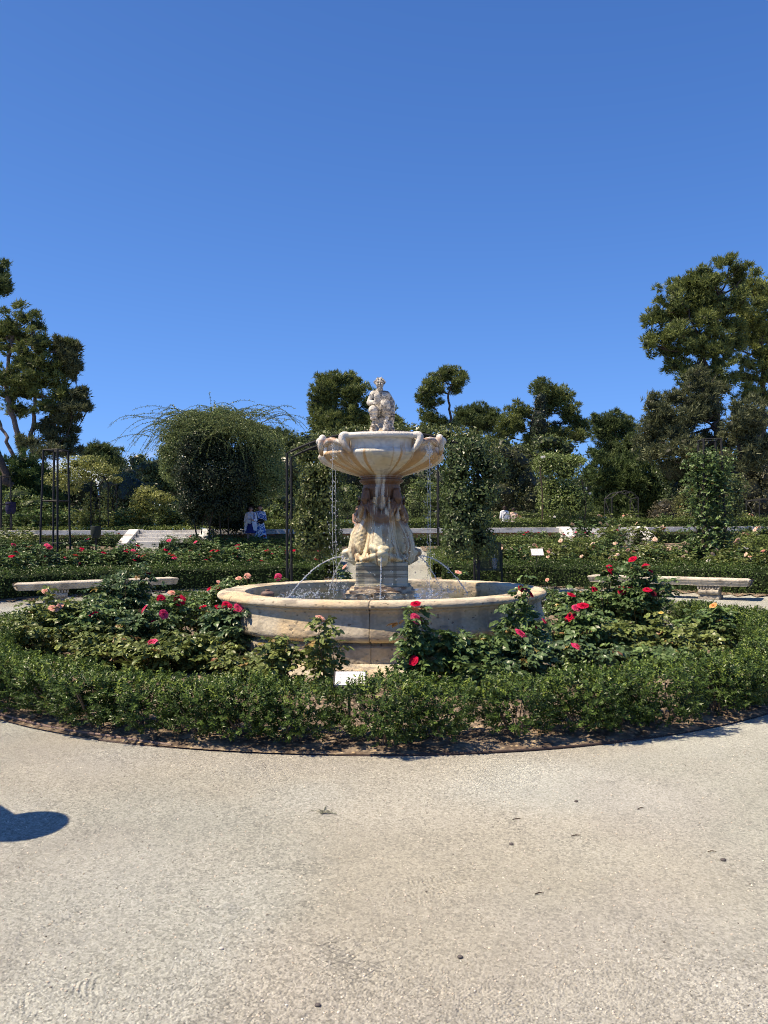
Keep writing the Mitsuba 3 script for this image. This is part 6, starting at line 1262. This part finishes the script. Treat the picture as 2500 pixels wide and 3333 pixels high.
    for s in (-1, 1):
        y0 = 0.0 if legs == 'stand' else 0.38
        fs.append(flesh([(V(s * 0.09, y0 - 0.03, 0.05), 0.04, V(s * 0.10, y0 + 0.13, 0.03), 0.032), (V(s * 0.09, y0 - 0.03, 0.03), 0.034, V(s * 0.105, y0 + 0.17, 0.022), 0.022)], 0.03, 2, 10))
    solid('shoes', lay(cat(fs)), shoes, key, smooth=True)
    return key
def ground_pos(u, y): p = at(u, 1738, y); return np.array([p[0], y, float(tz(p[0], y))])
DOWN = ((-0.21, -0.02, 1.10), (-0.22, 0.05, 0.86), (0, 0.1, -1)), ((0.21, -0.02, 1.10), (0.22, 0.05, 0.86), (0, 0.1, -1))
FACE = math.pi
pw = ground_pos(816, 28.2)
person('woman in an open white shirt and short navy skirt holding papers in the shade', pw, FACE - 0.1, 1.55, (((-0.23, 0.02, 1.10), (-0.08, 0.22, 1.13), (1, 0.3, 0)), ((0.23, 0.0, 1.08), (0.10, 0.20, 1.0), (-0.9, 0.4, 0))), top=(0.62, 0.63, 0.68), sleeves=(0.66, 0.67, 0.74), skirt=((0.02, 0.025, 0.14), 0.60), glasses=True,
       open_shirt=(0.66, 0.67, 0.74), held=('paper', (0.02, 0.29, 1.05), (0.20, 0.012, 0.15), (0.62, 0.60, 0.58)), strap=((0.03, 0.06, 0.3), [(-0.15, 0.06, 1.40), (-0.17, 0.11, 1.25), (-0.17, 0.10, 1.05)]))
pw2 = ground_pos(846, 28.4)
person('woman in a long white and blue patterned dress with a black bag at her waist', pw2, FACE + 0.05, 1.58, (((-0.22, 0.0, 1.10), (-0.08, 0.20, 1.02), (1, 0.2, 0)), ((0.23, -0.02, 1.12), (0.20, 0.18, 1.18), (-0.2, 0.6, 0.6))), dress=True, longhair=True, hair=(0.06, 0.035, 0.025),
       bag=((0.008, 0.008, 0.009), (-0.06, 0.19, 1.04)), strap=((0.02, 0.02, 0.025), [(0.12, 0.07, 1.38), (0.10, 0.125, 1.25), (0.04, 0.17, 1.08)]))
person('dark haired woman in a light blue skirt raising her phone behind the fountain', ground_pos(1166, 26.6), FACE + 0.5, 1.62, (((-0.20, 0.16, 1.18), (-0.14, 0.30, 1.36), (0.1, 0.3, 1)), ((0.22, 0.05, 1.10), (0.16, 0.20, 1.0), (-0.5, 0.7, 0))), top=(0.05, 0.045, 0.05), skirt=((0.42, 0.52, 0.68), 0.25), longhair=True,
       held=('phone', (-0.12, 0.34, 1.49), (0.075, 0.010, 0.15), (0.02, 0.02, 0.022)))
for u, lab, kw in ((1643, 'man in a white shirt with a dark strap across his back, seated beyond the hedge', dict(sleeves=(0.66, 0.67, 0.68), trousers=(0.10, 0.10, 0.12), strap=((0.02, 0.02, 0.02), [(0.12, -0.09, 0.98), (0.0, -0.125, 0.85), (-0.10, -0.11, 0.68)]))),
                   (1672, 'woman with pinned up hair and a bare back, seated beyond the hedge', dict(top=(0.60, 0.46, 0.38), skirt=None, trousers=(0.5, 0.47, 0.42), skin=(0.55, 0.36, 0.27)))):
    person(lab, at(u, 1738, 41) * [1, 1, 0] + [0, 0, 1.62], 0.0, 1.74 if u < 1660 else 1.6, DOWN, legs='sit', **kw)
b = at(1657, 1738, 41); tb = thing('stone_bench', 'stone bench under the seated couple, hidden by the terrace hedge', 'bench')
add('seat', box((b[0], 41.0, 1.62 + 0.42), (1.6, 0.42, 0.10), bevel=0.015), 'mat_bench', tb)
for s in (-1, 1): add('support', box((b[0] + s * 0.55, 41.0, 1.62 + 0.18), (0.3, 0.34, 0.37), bevel=0.01), 'mat_bench', tb)
person('tiny figure in white standing far off behind the small bare arbour', at(2012, 1738, 52) * [1, 1, 0] + [0, 0, 1.62], FACE, 1.65, DOWN, sleeves=(0.72, 0.72, 0.72), trousers=(0.7, 0.7, 0.7))
person('person in a sun hat standing left of the picture whose shadow falls on the sand', (-2.86, 3.80, 0.0), -math.pi / 2 + 0.2, 1.72, (((-0.40, -0.02, 1.14), (-0.16, 0.10, 1.02), (0.9, 0.3, -0.2)), ((0.22, 0.0, 1.10), (0.24, 0.06, 0.88), (0, 0.1, -1))), sleeves=(0.45, 0.45, 0.48), trousers=(0.08, 0.09, 0.14), hat=(0.5, 0.42, 0.28))
